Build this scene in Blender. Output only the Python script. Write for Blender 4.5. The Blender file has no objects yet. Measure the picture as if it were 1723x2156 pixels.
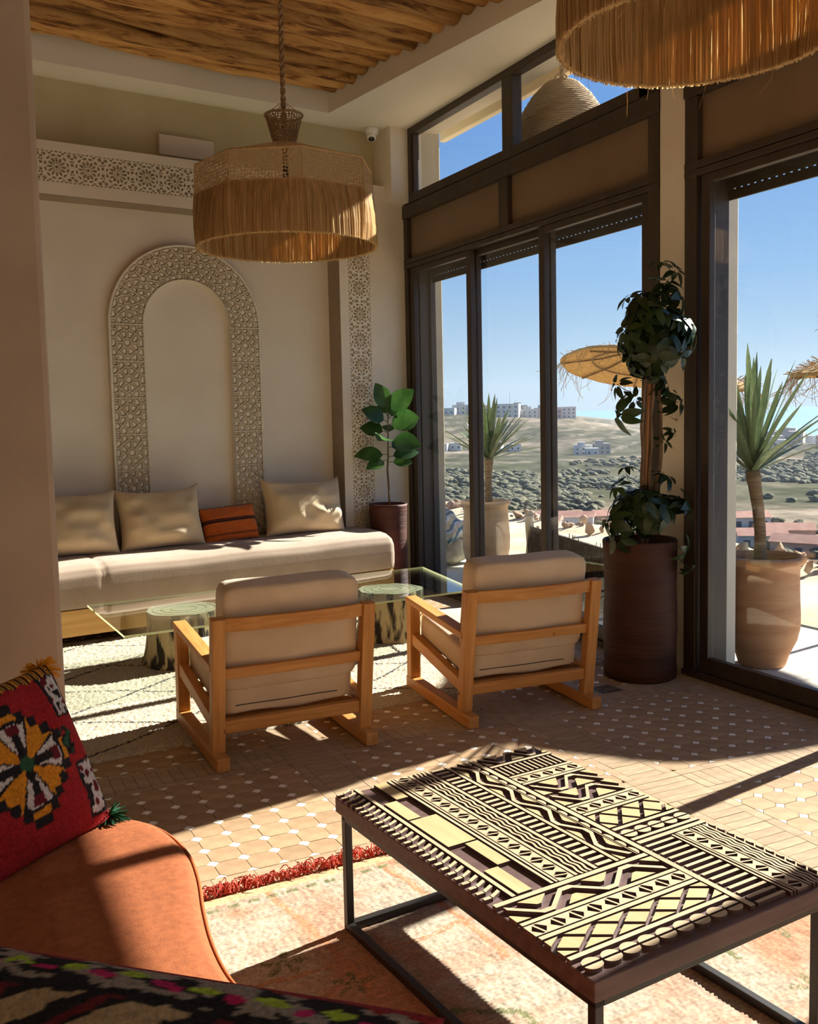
import bpy, bmesh, math, random
import numpy as np
from mathutils import Vector, Matrix, Euler

random.seed(7)
rng = np.random.default_rng(7)
SC = bpy.context.scene
COL = SC.collection
PI = math.pi
R = math.radians

# ------------------------------------------------------------------ camera
F_PX, CX_PX, CY_PX = 2045.0, 861.5, 1045.0
YAW, PITCH, ROLL, CAM_H = R(26.39), R(4.86), R(-1.21), 1.45
fw = Vector((math.sin(YAW) * math.cos(PITCH), math.cos(YAW) * math.cos(PITCH), -math.sin(PITCH)))
rt = Vector((math.cos(YAW), -math.sin(YAW), 0))
dn = fw.cross(rt)
rt2 = rt * math.cos(ROLL) - dn * math.sin(ROLL)
dn2 = rt * math.sin(ROLL) + dn * math.cos(ROLL)
cam_data = bpy.data.cameras.new('camera')
cam_data.sensor_fit = 'HORIZONTAL'
cam_data.sensor_width = 36.0
cam_data.lens = F_PX / 1723.0 * 36.0
cam_data.shift_x = 0.0
cam_data.shift_y = (CY_PX - 1078.0) / 1723.0
cam_data.clip_start = 0.05
cam_data.clip_end = 60000
cam = bpy.data.objects.new('camera', cam_data)
COL.objects.link(cam)
cm = Matrix((rt2, -dn2, -fw)).transposed().to_4x4()
cm.translation = Vector((0, 0, CAM_H))
cam.matrix_world = cm
SC.camera = cam

# ------------------------------------------------------------------ world, sun, exposure
SC.view_settings.view_transform = 'Standard'
SC.view_settings.look = 'None'
SC.view_settings.gamma = 1.0
SC.view_settings.use_curve_mapping = False
SC.view_settings.exposure = 0.42
SUN_AZ, SUN_EL = R(10.0), R(30.4)
world = bpy.data.worlds.new('sky')
SC.world = world
world.use_nodes = True
wn, wl = world.node_tree.nodes, world.node_tree.links
wn.clear()
w_out = wn.new('ShaderNodeOutputWorld')
w_bg = wn.new('ShaderNodeBackground')
w_tc = wn.new('ShaderNodeTexCoord')
w_sep = wn.new('ShaderNodeSeparateXYZ')
w_ramp = wn.new('ShaderNodeValToRGB')
wl.new(w_tc.outputs['Generated'], w_sep.inputs[0])
wl.new(w_sep.outputs['Z'], w_ramp.inputs[0])
wl.new(w_ramp.outputs[0], w_bg.inputs[0])
wl.new(w_bg.outputs[0], w_out.inputs[0])
cr = w_ramp.color_ramp
cr.elements[0].position = 0.0
cr.elements[0].color = (0.50, 0.66, 0.82, 1)
cr.elements[1].position = 1.0
cr.elements[1].color = (0.13, 0.30, 0.72, 1)
for pos, c in ((0.05, (0.50, 0.70, 0.90)), (0.13, (0.34, 0.58, 0.92)), (0.27, (0.20, 0.42, 0.86)), (0.5, (0.15, 0.34, 0.78))):
    e = cr.elements.new(pos)
    e.color = (*c, 1)
w_bg.inputs[1].default_value = 0.80

sun_d = bpy.data.lights.new('sun', 'SUN')
sun_d.energy = 15.5
sun_d.angle = R(0.6)
sun_d.color = (1.0, 0.94, 0.855)
sun = bpy.data.objects.new('sun', sun_d)
COL.objects.link(sun)
to_sun = Vector((math.cos(SUN_EL) * math.cos(SUN_AZ), math.cos(SUN_EL) * math.sin(SUN_AZ), math.sin(SUN_EL)))
sun.rotation_euler = to_sun.to_track_quat('Z', 'Y').to_euler()
sun.location = to_sun * 40

SC.cycles.use_denoising = True
SC.cycles.use_adaptive_sampling = True
SC.cycles.adaptive_threshold = .05
SC.cycles.max_bounces = 8
SC.cycles.diffuse_bounces = 5
SC.cycles.transparent_max_bounces = 24
SC.cycles.caustics_reflective = False
SC.cycles.caustics_refractive = False
SC.cycles.sample_clamp_indirect = 6.0


# ------------------------------------------------------------------ numpy noise
def _hash(ix, iy, seed):
    n = (ix.astype(np.int64) * 374761393 + iy.astype(np.int64) * 668265263 + seed * 1442695041) & 0xFFFFFFFF
    n = ((n ^ (n >> 13)) * 1274126177) & 0xFFFFFFFF
    return ((n ^ (n >> 16)) & 0xFFFF) / 65535.0


def vnoise(x, y, seed=0):
    x = np.asarray(x, float); y = np.asarray(y, float)
    ix, iy = np.floor(x), np.floor(y)
    fx, fy = x - ix, y - iy
    fx = fx * fx * (3 - 2 * fx); fy = fy * fy * (3 - 2 * fy)
    a = _hash(ix, iy, seed); b = _hash(ix + 1, iy, seed)
    c = _hash(ix, iy + 1, seed); d = _hash(ix + 1, iy + 1, seed)
    return (a * (1 - fx) + b * fx) * (1 - fy) + (c * (1 - fx) + d * fx) * fy


def fbm(x, y, seed=0, oct=4):
    s, amp, tot = 0, 1.0, 0
    for k in range(oct):
        s = s + amp * vnoise(x * 2 ** k, y * 2 ** k, seed + k * 17)
        tot += amp
        amp *= .5
    return s / tot


def sstep(a, b, x):
    t = np.clip((x - a) / (b - a), 0, 1)
    return t * t * (3 - 2 * t)


# ------------------------------------------------------------------ materials
def _base(name):
    m = bpy.data.materials.new(name)
    m.use_nodes = True
    nt = m.node_tree
    return m, nt.nodes, nt.links, nt.nodes['Principled BSDF']


def pmat(name, c1, c2=None, scale=6.0, rough=.8, bump=0.0, bscale=60.0, stretch=(1, 1, 1), spec=.25, sheen=0.0,
         metallic=0.0, rnd=0.0, transl=0.0, attr=None, detail=6.0, contrast=(.35, .65), bstretch=None, dist=.02):
    m, n, l, p = _base(name)
    tc = n.new('ShaderNodeTexCoord')
    mp = n.new('ShaderNodeMapping')
    mp.inputs['Scale'].default_value = stretch
    l.new(tc.outputs['Object'], mp.inputs[0])
    col = None
    if c2 is not None or attr:
        nz = n.new('ShaderNodeTexNoise')
        nz.inputs['Scale'].default_value = scale
        nz.inputs['Detail'].default_value = detail
        l.new(mp.outputs[0], nz.inputs['Vector'])
        rp = n.new('ShaderNodeValToRGB')
        rp.color_ramp.elements[0].position = contrast[0]
        rp.color_ramp.elements[1].position = contrast[1]
        if attr:
            rp.color_ramp.elements[0].color = (.72, .72, .72, 1)
            rp.color_ramp.elements[1].color = (1.12, 1.12, 1.12, 1)
        else:
            rp.color_ramp.elements[0].color = (*c1, 1)
            rp.color_ramp.elements[1].color = (*c2, 1)
        l.new(nz.outputs['Fac'], rp.inputs[0])
        col = rp.outputs[0]
    if attr:
        at = n.new('ShaderNodeAttribute')
        at.attribute_name = attr
        mx = n.new('ShaderNodeMix')
        mx.data_type = 'RGBA'
        mx.blend_type = 'MULTIPLY'
        mx.inputs[0].default_value = 1.0
        l.new(at.outputs['Color'], mx.inputs[6])
        l.new(col, mx.inputs[7])
        col = mx.outputs[2]
    if rnd:
        oi = n.new('ShaderNodeObjectInfo')
        mr = n.new('ShaderNodeMapRange')
        mr.inputs[3].default_value = 1 - rnd
        mr.inputs[4].default_value = 1 + rnd
        l.new(oi.outputs['Random'], mr.inputs[0])
        mx = n.new('ShaderNodeMix')
        mx.data_type = 'RGBA'
        mx.blend_type = 'MULTIPLY'
        mx.inputs[0].default_value = 1.0
        if col is None:
            mx.inputs[6].default_value = (*c1, 1)
        else:
            l.new(col, mx.inputs[6])
        l.new(mr.outputs[0], mx.inputs[7])
        col = mx.outputs[2]
    if col is None:
        p.inputs['Base Color'].default_value = (*c1, 1)
    else:
        l.new(col, p.inputs['Base Color'])
    p.inputs['Roughness'].default_value = rough
    p.inputs['Metallic'].default_value = metallic
    p.inputs['Specular IOR Level'].default_value = spec
    if sheen:
        p.inputs['Sheen Weight'].default_value = sheen
        p.inputs['Sheen Roughness'].default_value = .45
    if bump:
        mp2 = mp
        if bstretch:
            mp2 = n.new('ShaderNodeMapping')
            mp2.inputs['Scale'].default_value = bstretch
            l.new(tc.outputs['Object'], mp2.inputs[0])
        nb = n.new('ShaderNodeTexNoise')
        nb.inputs['Scale'].default_value = bscale
        nb.inputs['Detail'].default_value = 4
        l.new(mp2.outputs[0], nb.inputs['Vector'])
        b = n.new('ShaderNodeBump')
        b.inputs['Strength'].default_value = bump
        b.inputs['Distance'].default_value = dist
        l.new(nb.outputs['Fac'], b.inputs['Height'])
        l.new(b.outputs[0], p.inputs['Normal'])
    if transl:
        out = n['Material Output']
        tr = n.new('ShaderNodeBsdfTranslucent')
        if col is None:
            tr.inputs['Color'].default_value = (*c1, 1)
        else:
            l.new(col, tr.inputs['Color'])
        ms = n.new('ShaderNodeMixShader')
        ms.inputs[0].default_value = transl
        l.new(p.outputs[0], ms.inputs[1])
        l.new(tr.outputs[0], ms.inputs[2])
        l.new(ms.outputs[0], out.inputs[0])
    return m


def wood(name, c1, c2, axis=0, scale=3.0, rough=.55, knots=True):
    """procedural grain running along local `axis`"""
    m, n, l, p = _base(name)
    tc = n.new('ShaderNodeTexCoord')
    oi = n.new('ShaderNodeObjectInfo')
    ad = n.new('ShaderNodeVectorMath')
    ad.operation = 'ADD'
    sc = n.new('ShaderNodeVectorMath')
    sc.operation = 'SCALE'
    sc.inputs[0].default_value = (7.3, 3.1, 5.7)
    l.new(oi.outputs['Random'], sc.inputs['Scale'])
    l.new(tc.outputs['Object'], ad.inputs[0])
    l.new(sc.outputs[0], ad.inputs[1])
    mp = n.new('ShaderNodeMapping')
    st = [14, 14, 14]
    st[axis] = 1.1
    mp.inputs['Scale'].default_value = st
    l.new(ad.outputs[0], mp.inputs[0])
    nz = n.new('ShaderNodeTexNoise')
    nz.inputs['Scale'].default_value = scale
    nz.inputs['Detail'].default_value = 5
    nz.inputs['Distortion'].default_value = .6
    l.new(mp.outputs[0], nz.inputs['Vector'])
    rp = n.new('ShaderNodeValToRGB')
    rp.color_ramp.elements[0].position = .3
    rp.color_ramp.elements[1].position = .7
    rp.color_ramp.elements[0].color = (*c1, 1)
    rp.color_ramp.elements[1].color = (*c2, 1)
    l.new(nz.outputs['Fac'], rp.inputs[0])
    col = rp.outputs[0]
    if knots:
        v = n.new('ShaderNodeTexVoronoi')
        v.inputs['Scale'].default_value = 5.0
        l.new(ad.outputs[0], v.inputs['Vector'])
        r2 = n.new('ShaderNodeValToRGB')
        r2.color_ramp.elements[0].position = .035
        r2.color_ramp.elements[1].position = .07
        r2.color_ramp.elements[0].color = (.35, .22, .16, 1)
        r2.color_ramp.elements[1].color = (1, 1, 1, 1)
        l.new(v.outputs['Distance'], r2.inputs[0])
        mx = n.new('ShaderNodeMix')
        mx.data_type = 'RGBA'
        mx.blend_type = 'MULTIPLY'
        mx.inputs[0].default_value = 1
        l.new(col, mx.inputs[6])
        l.new(r2.outputs[0], mx.inputs[7])
        col = mx.outputs[2]
    l.new(col, p.inputs['Base Color'])
    p.inputs['Roughness'].default_value = rough
    p.inputs['Specular IOR Level'].default_value = .3
    b = n.new('ShaderNodeBump')
    b.inputs['Strength'].default_value = .12
    b.inputs['Distance'].default_value = .01
    l.new(nz.outputs['Fac'], b.inputs['Height'])
    l.new(b.outputs[0], p.inputs['Normal'])
    return m


def glassmat(name, tint=(.95, .97, .97), f0=.045, rough=0.0):
    m, n, l, p = _base(name)
    n.remove(p)
    out = n['Material Output']
    tr = n.new('ShaderNodeBsdfTransparent')
    tr.inputs[0].default_value = (*tint, 1)
    gl = n.new('ShaderNodeBsdfGlossy')
    gl.inputs['Roughness'].default_value = rough
    lw = n.new('ShaderNodeLayerWeight')
    lw.inputs[0].default_value = .5
    pw = n.new('ShaderNodeMath')
    pw.operation = 'POWER'
    pw.inputs[1].default_value = 5
    l.new(lw.outputs['Facing'], pw.inputs[0])
    ma = n.new('ShaderNodeMath')
    ma.operation = 'MULTIPLY_ADD'
    ma.inputs[1].default_value = 1 - f0
    ma.inputs[2].default_value = f0
    l.new(pw.outputs[0], ma.inputs[0])
    mx = n.new('ShaderNodeMixShader')
    l.new(ma.outputs[0], mx.inputs[0])
    l.new(tr.outputs[0], mx.inputs[1])
    l.new(gl.outputs[0], mx.inputs[2])
    l.new(mx.outputs[0], out.inputs[0])
    return m


def weavemat(name, c, cell=.012, hole=.45):
    """woven mesh: strands with see-through holes"""
    m, n, l, p = _base(name)
    out = n['Material Output']
    uv = n.new('ShaderNodeUVMap')
    v = n.new('ShaderNodeTexVoronoi')
    v.inputs['Scale'].default_value = 1.0 / cell
    v.inputs['Randomness'].default_value = .35
    l.new(uv.outputs[0], v.inputs['Vector'])
    lt = n.new('ShaderNodeMath')
    lt.operation = 'LESS_THAN'
    lt.inputs[1].default_value = hole
    l.new(v.outputs['Distance'], lt.inputs[0])
    p.inputs['Base Color'].default_value = (*c, 1)
    p.inputs['Roughness'].default_value = .8
    tl = n.new('ShaderNodeBsdfTranslucent')
    tl.inputs[0].default_value = (*c, 1)
    m1 = n.new('ShaderNodeMixShader')
    m1.inputs[0].default_value = .35
    l.new(p.outputs[0], m1.inputs[1])
    l.new(tl.outputs[0], m1.inputs[2])
    tr = n.new('ShaderNodeBsdfTransparent')
    m2 = n.new('ShaderNodeMixShader')
    l.new(lt.outputs[0], m2.inputs[0])
    l.new(m1.outputs[0], m2.inputs[1])
    l.new(tr.outputs[0], m2.inputs[2])
    l.new(m2.outputs[0], out.inputs[0])
    return m


M = {}
M['plaster'] = pmat('plaster', (.735, .65, .525), (.79, .71, .585), 2.5, .9, .12, 30)
M['plaster_up'] = pmat('plaster_olive', (.50, .42, .24), (.58, .50, .31), 2.0, .9, .12, 30)
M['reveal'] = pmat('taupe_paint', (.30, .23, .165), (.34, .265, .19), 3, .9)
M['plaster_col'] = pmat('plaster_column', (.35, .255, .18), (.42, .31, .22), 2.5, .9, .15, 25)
M['soffit'] = pmat('soffit_paint', (.80, .75, .63), (.84, .79, .68), 1.5, .9, .08, 20)
M['log'] = None
M['frame'] = pmat('brown_aluminium', (.046, .031, .022), (.062, .043, .031), 3, .45, 0, spec=.4, stretch=(4, 4, 1))
M['panel'] = pmat('brown_panel', (.205, .140, .085), (.235, .162, .100), 2, .55, .05, 200, spec=.3)
M['glass'] = glassmat('window_glass', (.94, .96, .96), .04)
M['table_glass'] = glassmat('table_glass', (.95, .985, .95), .05)
M['sunlit_glass_edge'] = pmat('sunlit_glass_edge', (.62, .62, .34), None, rough=.25, spec=.6, transl=.4)  # gold of the sun on the table's edges is put into this colour
M['grout'] = pmat('grout', (.20, .14, .095), (.26, .19, .13), 9, .95)
M['octagon'] = pmat('terracotta_octagon', (.32, .205, .115), (.40, .27, .157), 14, .7, .10, 60, rnd=.10, spec=.15, dist=.004)
M['brick'] = pmat('sandy_brick', (.32, .222, .135), (.40, .29, .183), 16, .7, .12, 60, rnd=.10, spec=.15, dist=.004)
M['diamond'] = pmat('white_glazed', (.78, .74, .66), (.85, .82, .75), 20, .3, 0, rnd=.06, spec=.5)
M['pine'] = wood('pine', (.43, .175, .040), (.58, .285, .080), 2)
M['pine_x'] = wood('pine_crosswise', (.43, .175, .040), (.58, .285, .080), 0)
M['pine_y'] = wood('pine_lengthwise', (.43, .175, .040), (.58, .285, .080), 1)
M['plinth'] = wood('plinth_pine', (.62, .33, .09), (.78, .48, .17), 0, 1.6)
M['velvet'] = pmat('beige_velvet', (.36, .265, .19), (.42, .315, .23), 5, .85, .06, 120, sheen=.25)
M['cushion'] = pmat('beige_cushion', (.60, .46, .28), (.68, .535, .345), 4, .85, .08, 90, sheen=.3)
M['canvas'] = pmat('chair_canvas', (.54, .40, .255), (.62, .475, .315), 5, .9, .10, 160, sheen=.25)
M['black_thread'] = pmat('black_thread', (.012, .010, .010), None, rough=.8)
M['orange_kilim'] = pmat('orange_weave', (.50, .10, .015), (.62, .15, .02), 30, .9, .4, 160, stretch=(1, 1, 6))
M['clay_dark'] = pmat('dark_red_clay', (.060, .018, .012), (.095, .030, .018), 4, .6, .25, 14, stretch=(.4, .4, 3), spec=.3)
M['clay_brown'] = pmat('brown_clay', (.048, .016, .009), (.078, .028, .014), 3, .65, .3, 12, stretch=(.4, .4, 4), spec=.3)
M['terracotta'] = pmat('pale_terracotta', (.62, .41, .22), (.72, .50, .29), 4, .85, .2, 18, stretch=(.5, .5, 3))
M['terracotta2'] = pmat('ruddy_terracotta', (.46, .23, .12), (.58, .33, .18), 4, .85, .2, 18, stretch=(.5, .5, 3))
M['soil'] = pmat('soil', (.05, .03, .02), (.12, .075, .045), 40, 1, .8, 60)
M['bark'] = pmat('bark', (.12, .075, .045), (.24, .16, .10), 18, .9, .5, 50, stretch=(1, 1, .3))
M['stake'] = pmat('wood_stake', (.28, .13, .05), (.36, .18, .08), 12, .8, .2, 40, stretch=(1, 1, .2))
M['leaf_dark'] = pmat('glossy_dark_leaf', (.016, .032, .008), (.034, .062, .014), 7, .32, rnd=.35, spec=.5, transl=.28)
M['leaf_fig'] = pmat('fig_leaf', (.030, .085, .018), (.060, .15, .030), 9, .35, rnd=.3, spec=.5, transl=.32)
M['yucca'] = pmat('yucca_leaf', (.090, .135, .060), (.16, .21, .10), 7, .5, rnd=.25, spec=.4, stretch=(8, 8, 1), transl=.12)
M['yucca_bark'] = pmat('yucca_bark', (.20, .13, .075), (.34, .24, .14), 16, .95, .8, 22, stretch=(.4, .4, 4))
M['metal_black'] = pmat('black_steel', (.018, .014, .012), None, rough=.45, spec=.5)
M['dark_wood'] = pmat('dark_plum_wood', (.085, .046, .040), (.13, .075, .066), 5, .5, .1, 60, stretch=(1, 8, 8), spec=.35)
M['inlay'] = wood('light_inlay_wood', (.40, .295, .178), (.495, .38, .24), 1, 2.0, .5, knots=False)
M['inlay_x'] = wood('light_inlay_wood_cross', (.40, .295, .178), (.495, .38, .24), 0, 2.0, .5, knots=False)
M['inlay_gold'] = wood('golden_inlay_wood', (.39, .285, .14), (.49, .37, .195), 1, 2.0, .5, knots=False)
M['orange_sofa'] = pmat('orange_upholstery', (.225, .064, .021), (.29, .086, .029), 60, .92, .25, 220, sheen=0, dist=.004)
M['piping'] = pmat('orange_piping', (.36, .09, .025), None, rough=.9)
M['rug_pile'] = pmat('rug_pile', None, None, 90, .95, attr='Col')
M['weave'] = pmat('printed_weave', None, None, 140, .92, .5, 220, attr='Col', sheen=.2, dist=.004)
M['pile'] = pmat('knotted_pile', None, None, 120, .95, .9, 170, attr='Col', dist=.008)
M['fringe'] = pmat('red_fringe', (.45, .05, .035), (.60, .10, .06), 30, .9)
M['raffia'] = pmat('raffia', (.60, .41, .18), (.80, .58, .30), 60, .6, stretch=(1, 1, .05), transl=.55, spec=.3)
M['raffia_ring'] = pmat('raffia_ring', (.45, .28, .12), (.58, .38, .18), 40, .8)
M['raffia_mesh'] = weavemat('raffia_mesh', (.62, .45, .25), .019, .46)
M['raffia_mesh2'] = weavemat('raffia_funnel_mesh', (.36, .22, .11), .014, .42)
M['rope'] = pmat('jute_rope', (.30, .19, .10), (.44, .30, .16), 60, .9, .4, 120)
M['wicker'] = pmat('pale_wicker', (.50, .36, .22), (.66, .50, .33), 50, .8, .6, 40, stretch=(.3, .3, 6), transl=.15)
M['white_plastic'] = pmat('white_plastic', (.78, .76, .72), None, rough=.4)
M['black_gloss'] = pmat('black_dome', (.01, .01, .01), None, rough=.12, spec=.6)
M['plate'] = pmat('white_plate', (.66, .57, .46), (.70, .61, .50), 3, .7)
M['concrete'] = pmat('exterior_render', (.55, .47, .33), (.64, .56, .41), 2.2, .95, .2, 14)
M['terrace'] = pmat('terrace_concrete', (.52, .47, .38), (.64, .59, .49), 1.6, .95, .25, 9)
M['dirt'] = pmat('sandy_dirt', (.42, .32, .20), (.56, .44, .30), 1.2, 1, .9, 7, detail=10)
M['rubble'] = pmat('rubble_stone', (.38, .25, .17), (.54, .40, .28), 9, 1, .8, 14)
M['straw'] = pmat('parasol_straw', (.46, .28, .10), (.62, .41, .17), 26, .9, .8, 60, stretch=(1, 1, 4), transl=.18)
M['straw_dark'] = pmat('parasol_rib', (.16, .095, .05), None, rough=.9)
M['twig'] = pmat('dark_twig', (.055, .042, .036), (.12, .10, .085), 30, .95)
M['post_wood'] = pmat('pale_rough_wood', (.50, .42, .28), (.60, .52, .37), 9, .95, .5, 20)
M['beanbag'] = pmat('beanbag_fabric', None, None, 12, .9, .4, 20, attr='Col')
M['sea'] = pmat('sea_water', (.10, .22, .34), (.14, .27, .39), .004, .5, spec=.03, stretch=(1, .25, 1))
M['house_white'] = pmat('white_render', (.52, .49, .45), (.60, .57, .52), .3, .9)
M['house_pink'] = pmat('ochre_render', (.46, .27, .20), (.54, .34, .25), .3, .9)
M['house_grey'] = pmat('grey_render', (.32, .29, .26), (.38, .35, .31), .3, .9)
M['house_window'] = pmat('dark_window', (.07, .08, .10), None, rough=.3)
M['roof_red'] = pmat('red_roof', (.36, .17, .12), (.44, .23, .16), .6, .9)
M['tree_green'] = pmat('scrub_green', (.045, .048, .026), (.19, .18, .115), 1.1, 1, 1.0, 2.0, rnd=.2, detail=8, dist=.5)
M['bush_leaf'] = pmat('bush_leaf', (.045, .085, .022), (.08, .13, .035), 5, .6, transl=.2)


def terrain_mat():
    m, n, l, p = _base('dry_hillside')
    at = n.new('ShaderNodeAttribute')
    at.attribute_name = 'Col'
    tc = n.new('ShaderNodeTexCoord')
    nz = n.new('ShaderNodeTexNoise')
    nz.inputs['Scale'].default_value = .09
    nz.inputs['Detail'].default_value = 12
    nz.inputs['Roughness'].default_value = .7
    l.new(tc.outputs['Object'], nz.inputs['Vector'])
    rp = n.new('ShaderNodeValToRGB')
    rp.color_ramp.elements[0].position = .38
    rp.color_ramp.elements[1].position = .62
    rp.color_ramp.elements[0].color = (.38, .41, .38, 1)
    rp.color_ramp.elements[1].color = (1.0, .97, .94, 1)
    l.new(nz.outputs['Fac'], rp.inputs[0])
    mx = n.new('ShaderNodeMix')
    mx.data_type = 'RGBA'
    mx.blend_type = 'MULTIPLY'
    mx.inputs[0].default_value = 1
    l.new(at.outputs['Color'], mx.inputs[6])
    l.new(rp.outputs[0], mx.inputs[7])
    l.new(mx.outputs[2], p.inputs['Base Color'])
    p.inputs['Roughness'].default_value = 1
    p.inputs['Specular IOR Level'].default_value = 0
    return m


M['terrain'] = terrain_mat()


def log_mat():
    m, n, l, p = _base('rough_pole_wood')
    tc = n.new('ShaderNodeTexCoord')
    oi = n.new('ShaderNodeObjectInfo')
    sc = n.new('ShaderNodeVectorMath')
    sc.operation = 'SCALE'
    sc.inputs[0].default_value = (9.1, 4.4, 6.7)
    l.new(oi.outputs['Random'], sc.inputs['Scale'])
    ad = n.new('ShaderNodeVectorMath')
    l.new(tc.outputs['Object'], ad.inputs[0])
    l.new(sc.outputs[0], ad.inputs[1])
    mp = n.new('ShaderNodeMapping')
    mp.inputs['Scale'].default_value = (.6, 4, 4)
    l.new(ad.outputs[0], mp.inputs[0])
    nz = n.new('ShaderNodeTexNoise')
    nz.inputs['Scale'].default_value = 3.2
    nz.inputs['Detail'].default_value = 9
    nz.inputs['Roughness'].default_value = .68
    nz.inputs['Distortion'].default_value = .5
    l.new(mp.outputs[0], nz.inputs['Vector'])
    rp = n.new('ShaderNodeValToRGB')
    e = rp.color_ramp.elements
    e[0].position = .33
    e[0].color = (.045, .018, .006, 1)
    e[1].position = .68
    e[1].color = (.78, .46, .17, 1)
    a = e.new(.43)
    a.color = (.30, .13, .036, 1)
    a = e.new(.50)
    a.color = (.58, .30, .095, 1)
    l.new(nz.outputs['Fac'], rp.inputs[0])
    mr = n.new('ShaderNodeMapRange')
    mr.inputs[3].default_value = .55
    mr.inputs[4].default_value = 1.1
    l.new(oi.outputs['Random'], mr.inputs[0])
    mxl = n.new('ShaderNodeMix')
    mxl.data_type = 'RGBA'
    mxl.blend_type = 'MULTIPLY'
    mxl.inputs[0].default_value = 1
    l.new(rp.outputs[0], mxl.inputs[6])
    l.new(mr.outputs[0], mxl.inputs[7])
    l.new(mxl.outputs[2], p.inputs['Base Color'])
    p.inputs['Roughness'].default_value = .7
    p.inputs['Specular IOR Level'].default_value = .2
    b = n.new('ShaderNodeBump')
    b.inputs['Strength'].default_value = .5
    b.inputs['Distance'].default_value = .008
    l.new(nz.outputs['Fac'], b.inputs['Height'])
    l.new(b.outputs[0], p.inputs['Normal'])
    return m


M['log'] = log_mat()


def stump_mat():
    m, n, l, p = _base('spotted_bark')
    tc = n.new('ShaderNodeTexCoord')
    mp = n.new('ShaderNodeMapping')
    mp.inputs['Scale'].default_value = (16, 16, 3.5)
    l.new(tc.outputs['Object'], mp.inputs[0])
    nz = n.new('ShaderNodeTexNoise')
    nz.inputs['Scale'].default_value = 1.4
    nz.inputs['Detail'].default_value = 3
    l.new(mp.outputs[0], nz.inputs['Vector'])
    rp = n.new('ShaderNodeValToRGB')
    rp.color_ramp.elements[0].position = .42
    rp.color_ramp.elements[0].color = (.03, .02, .012, 1)
    rp.color_ramp.elements[1].position = .52
    rp.color_ramp.elements[1].color = (.50, .38, .20, 1)
    l.new(nz.outputs['Fac'], rp.inputs[0])
    l.new(rp.outputs[0], p.inputs['Base Color'])
    p.inputs['Roughness'].default_value = .9
    b = n.new('ShaderNodeBump')
    b.inputs['Strength'].default_value = .5
    b.inputs['Distance'].default_value = .02
    l.new(nz.outputs['Fac'], b.inputs['Height'])
    l.new(b.outputs[0], p.inputs['Normal'])
    return m


M['stump_bark'] = stump_mat()
M['stump_top'] = pmat('cut_wood_face', (.56, .52, .36), (.66, .62, .46), 14, .7, .2, 40)


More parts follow.
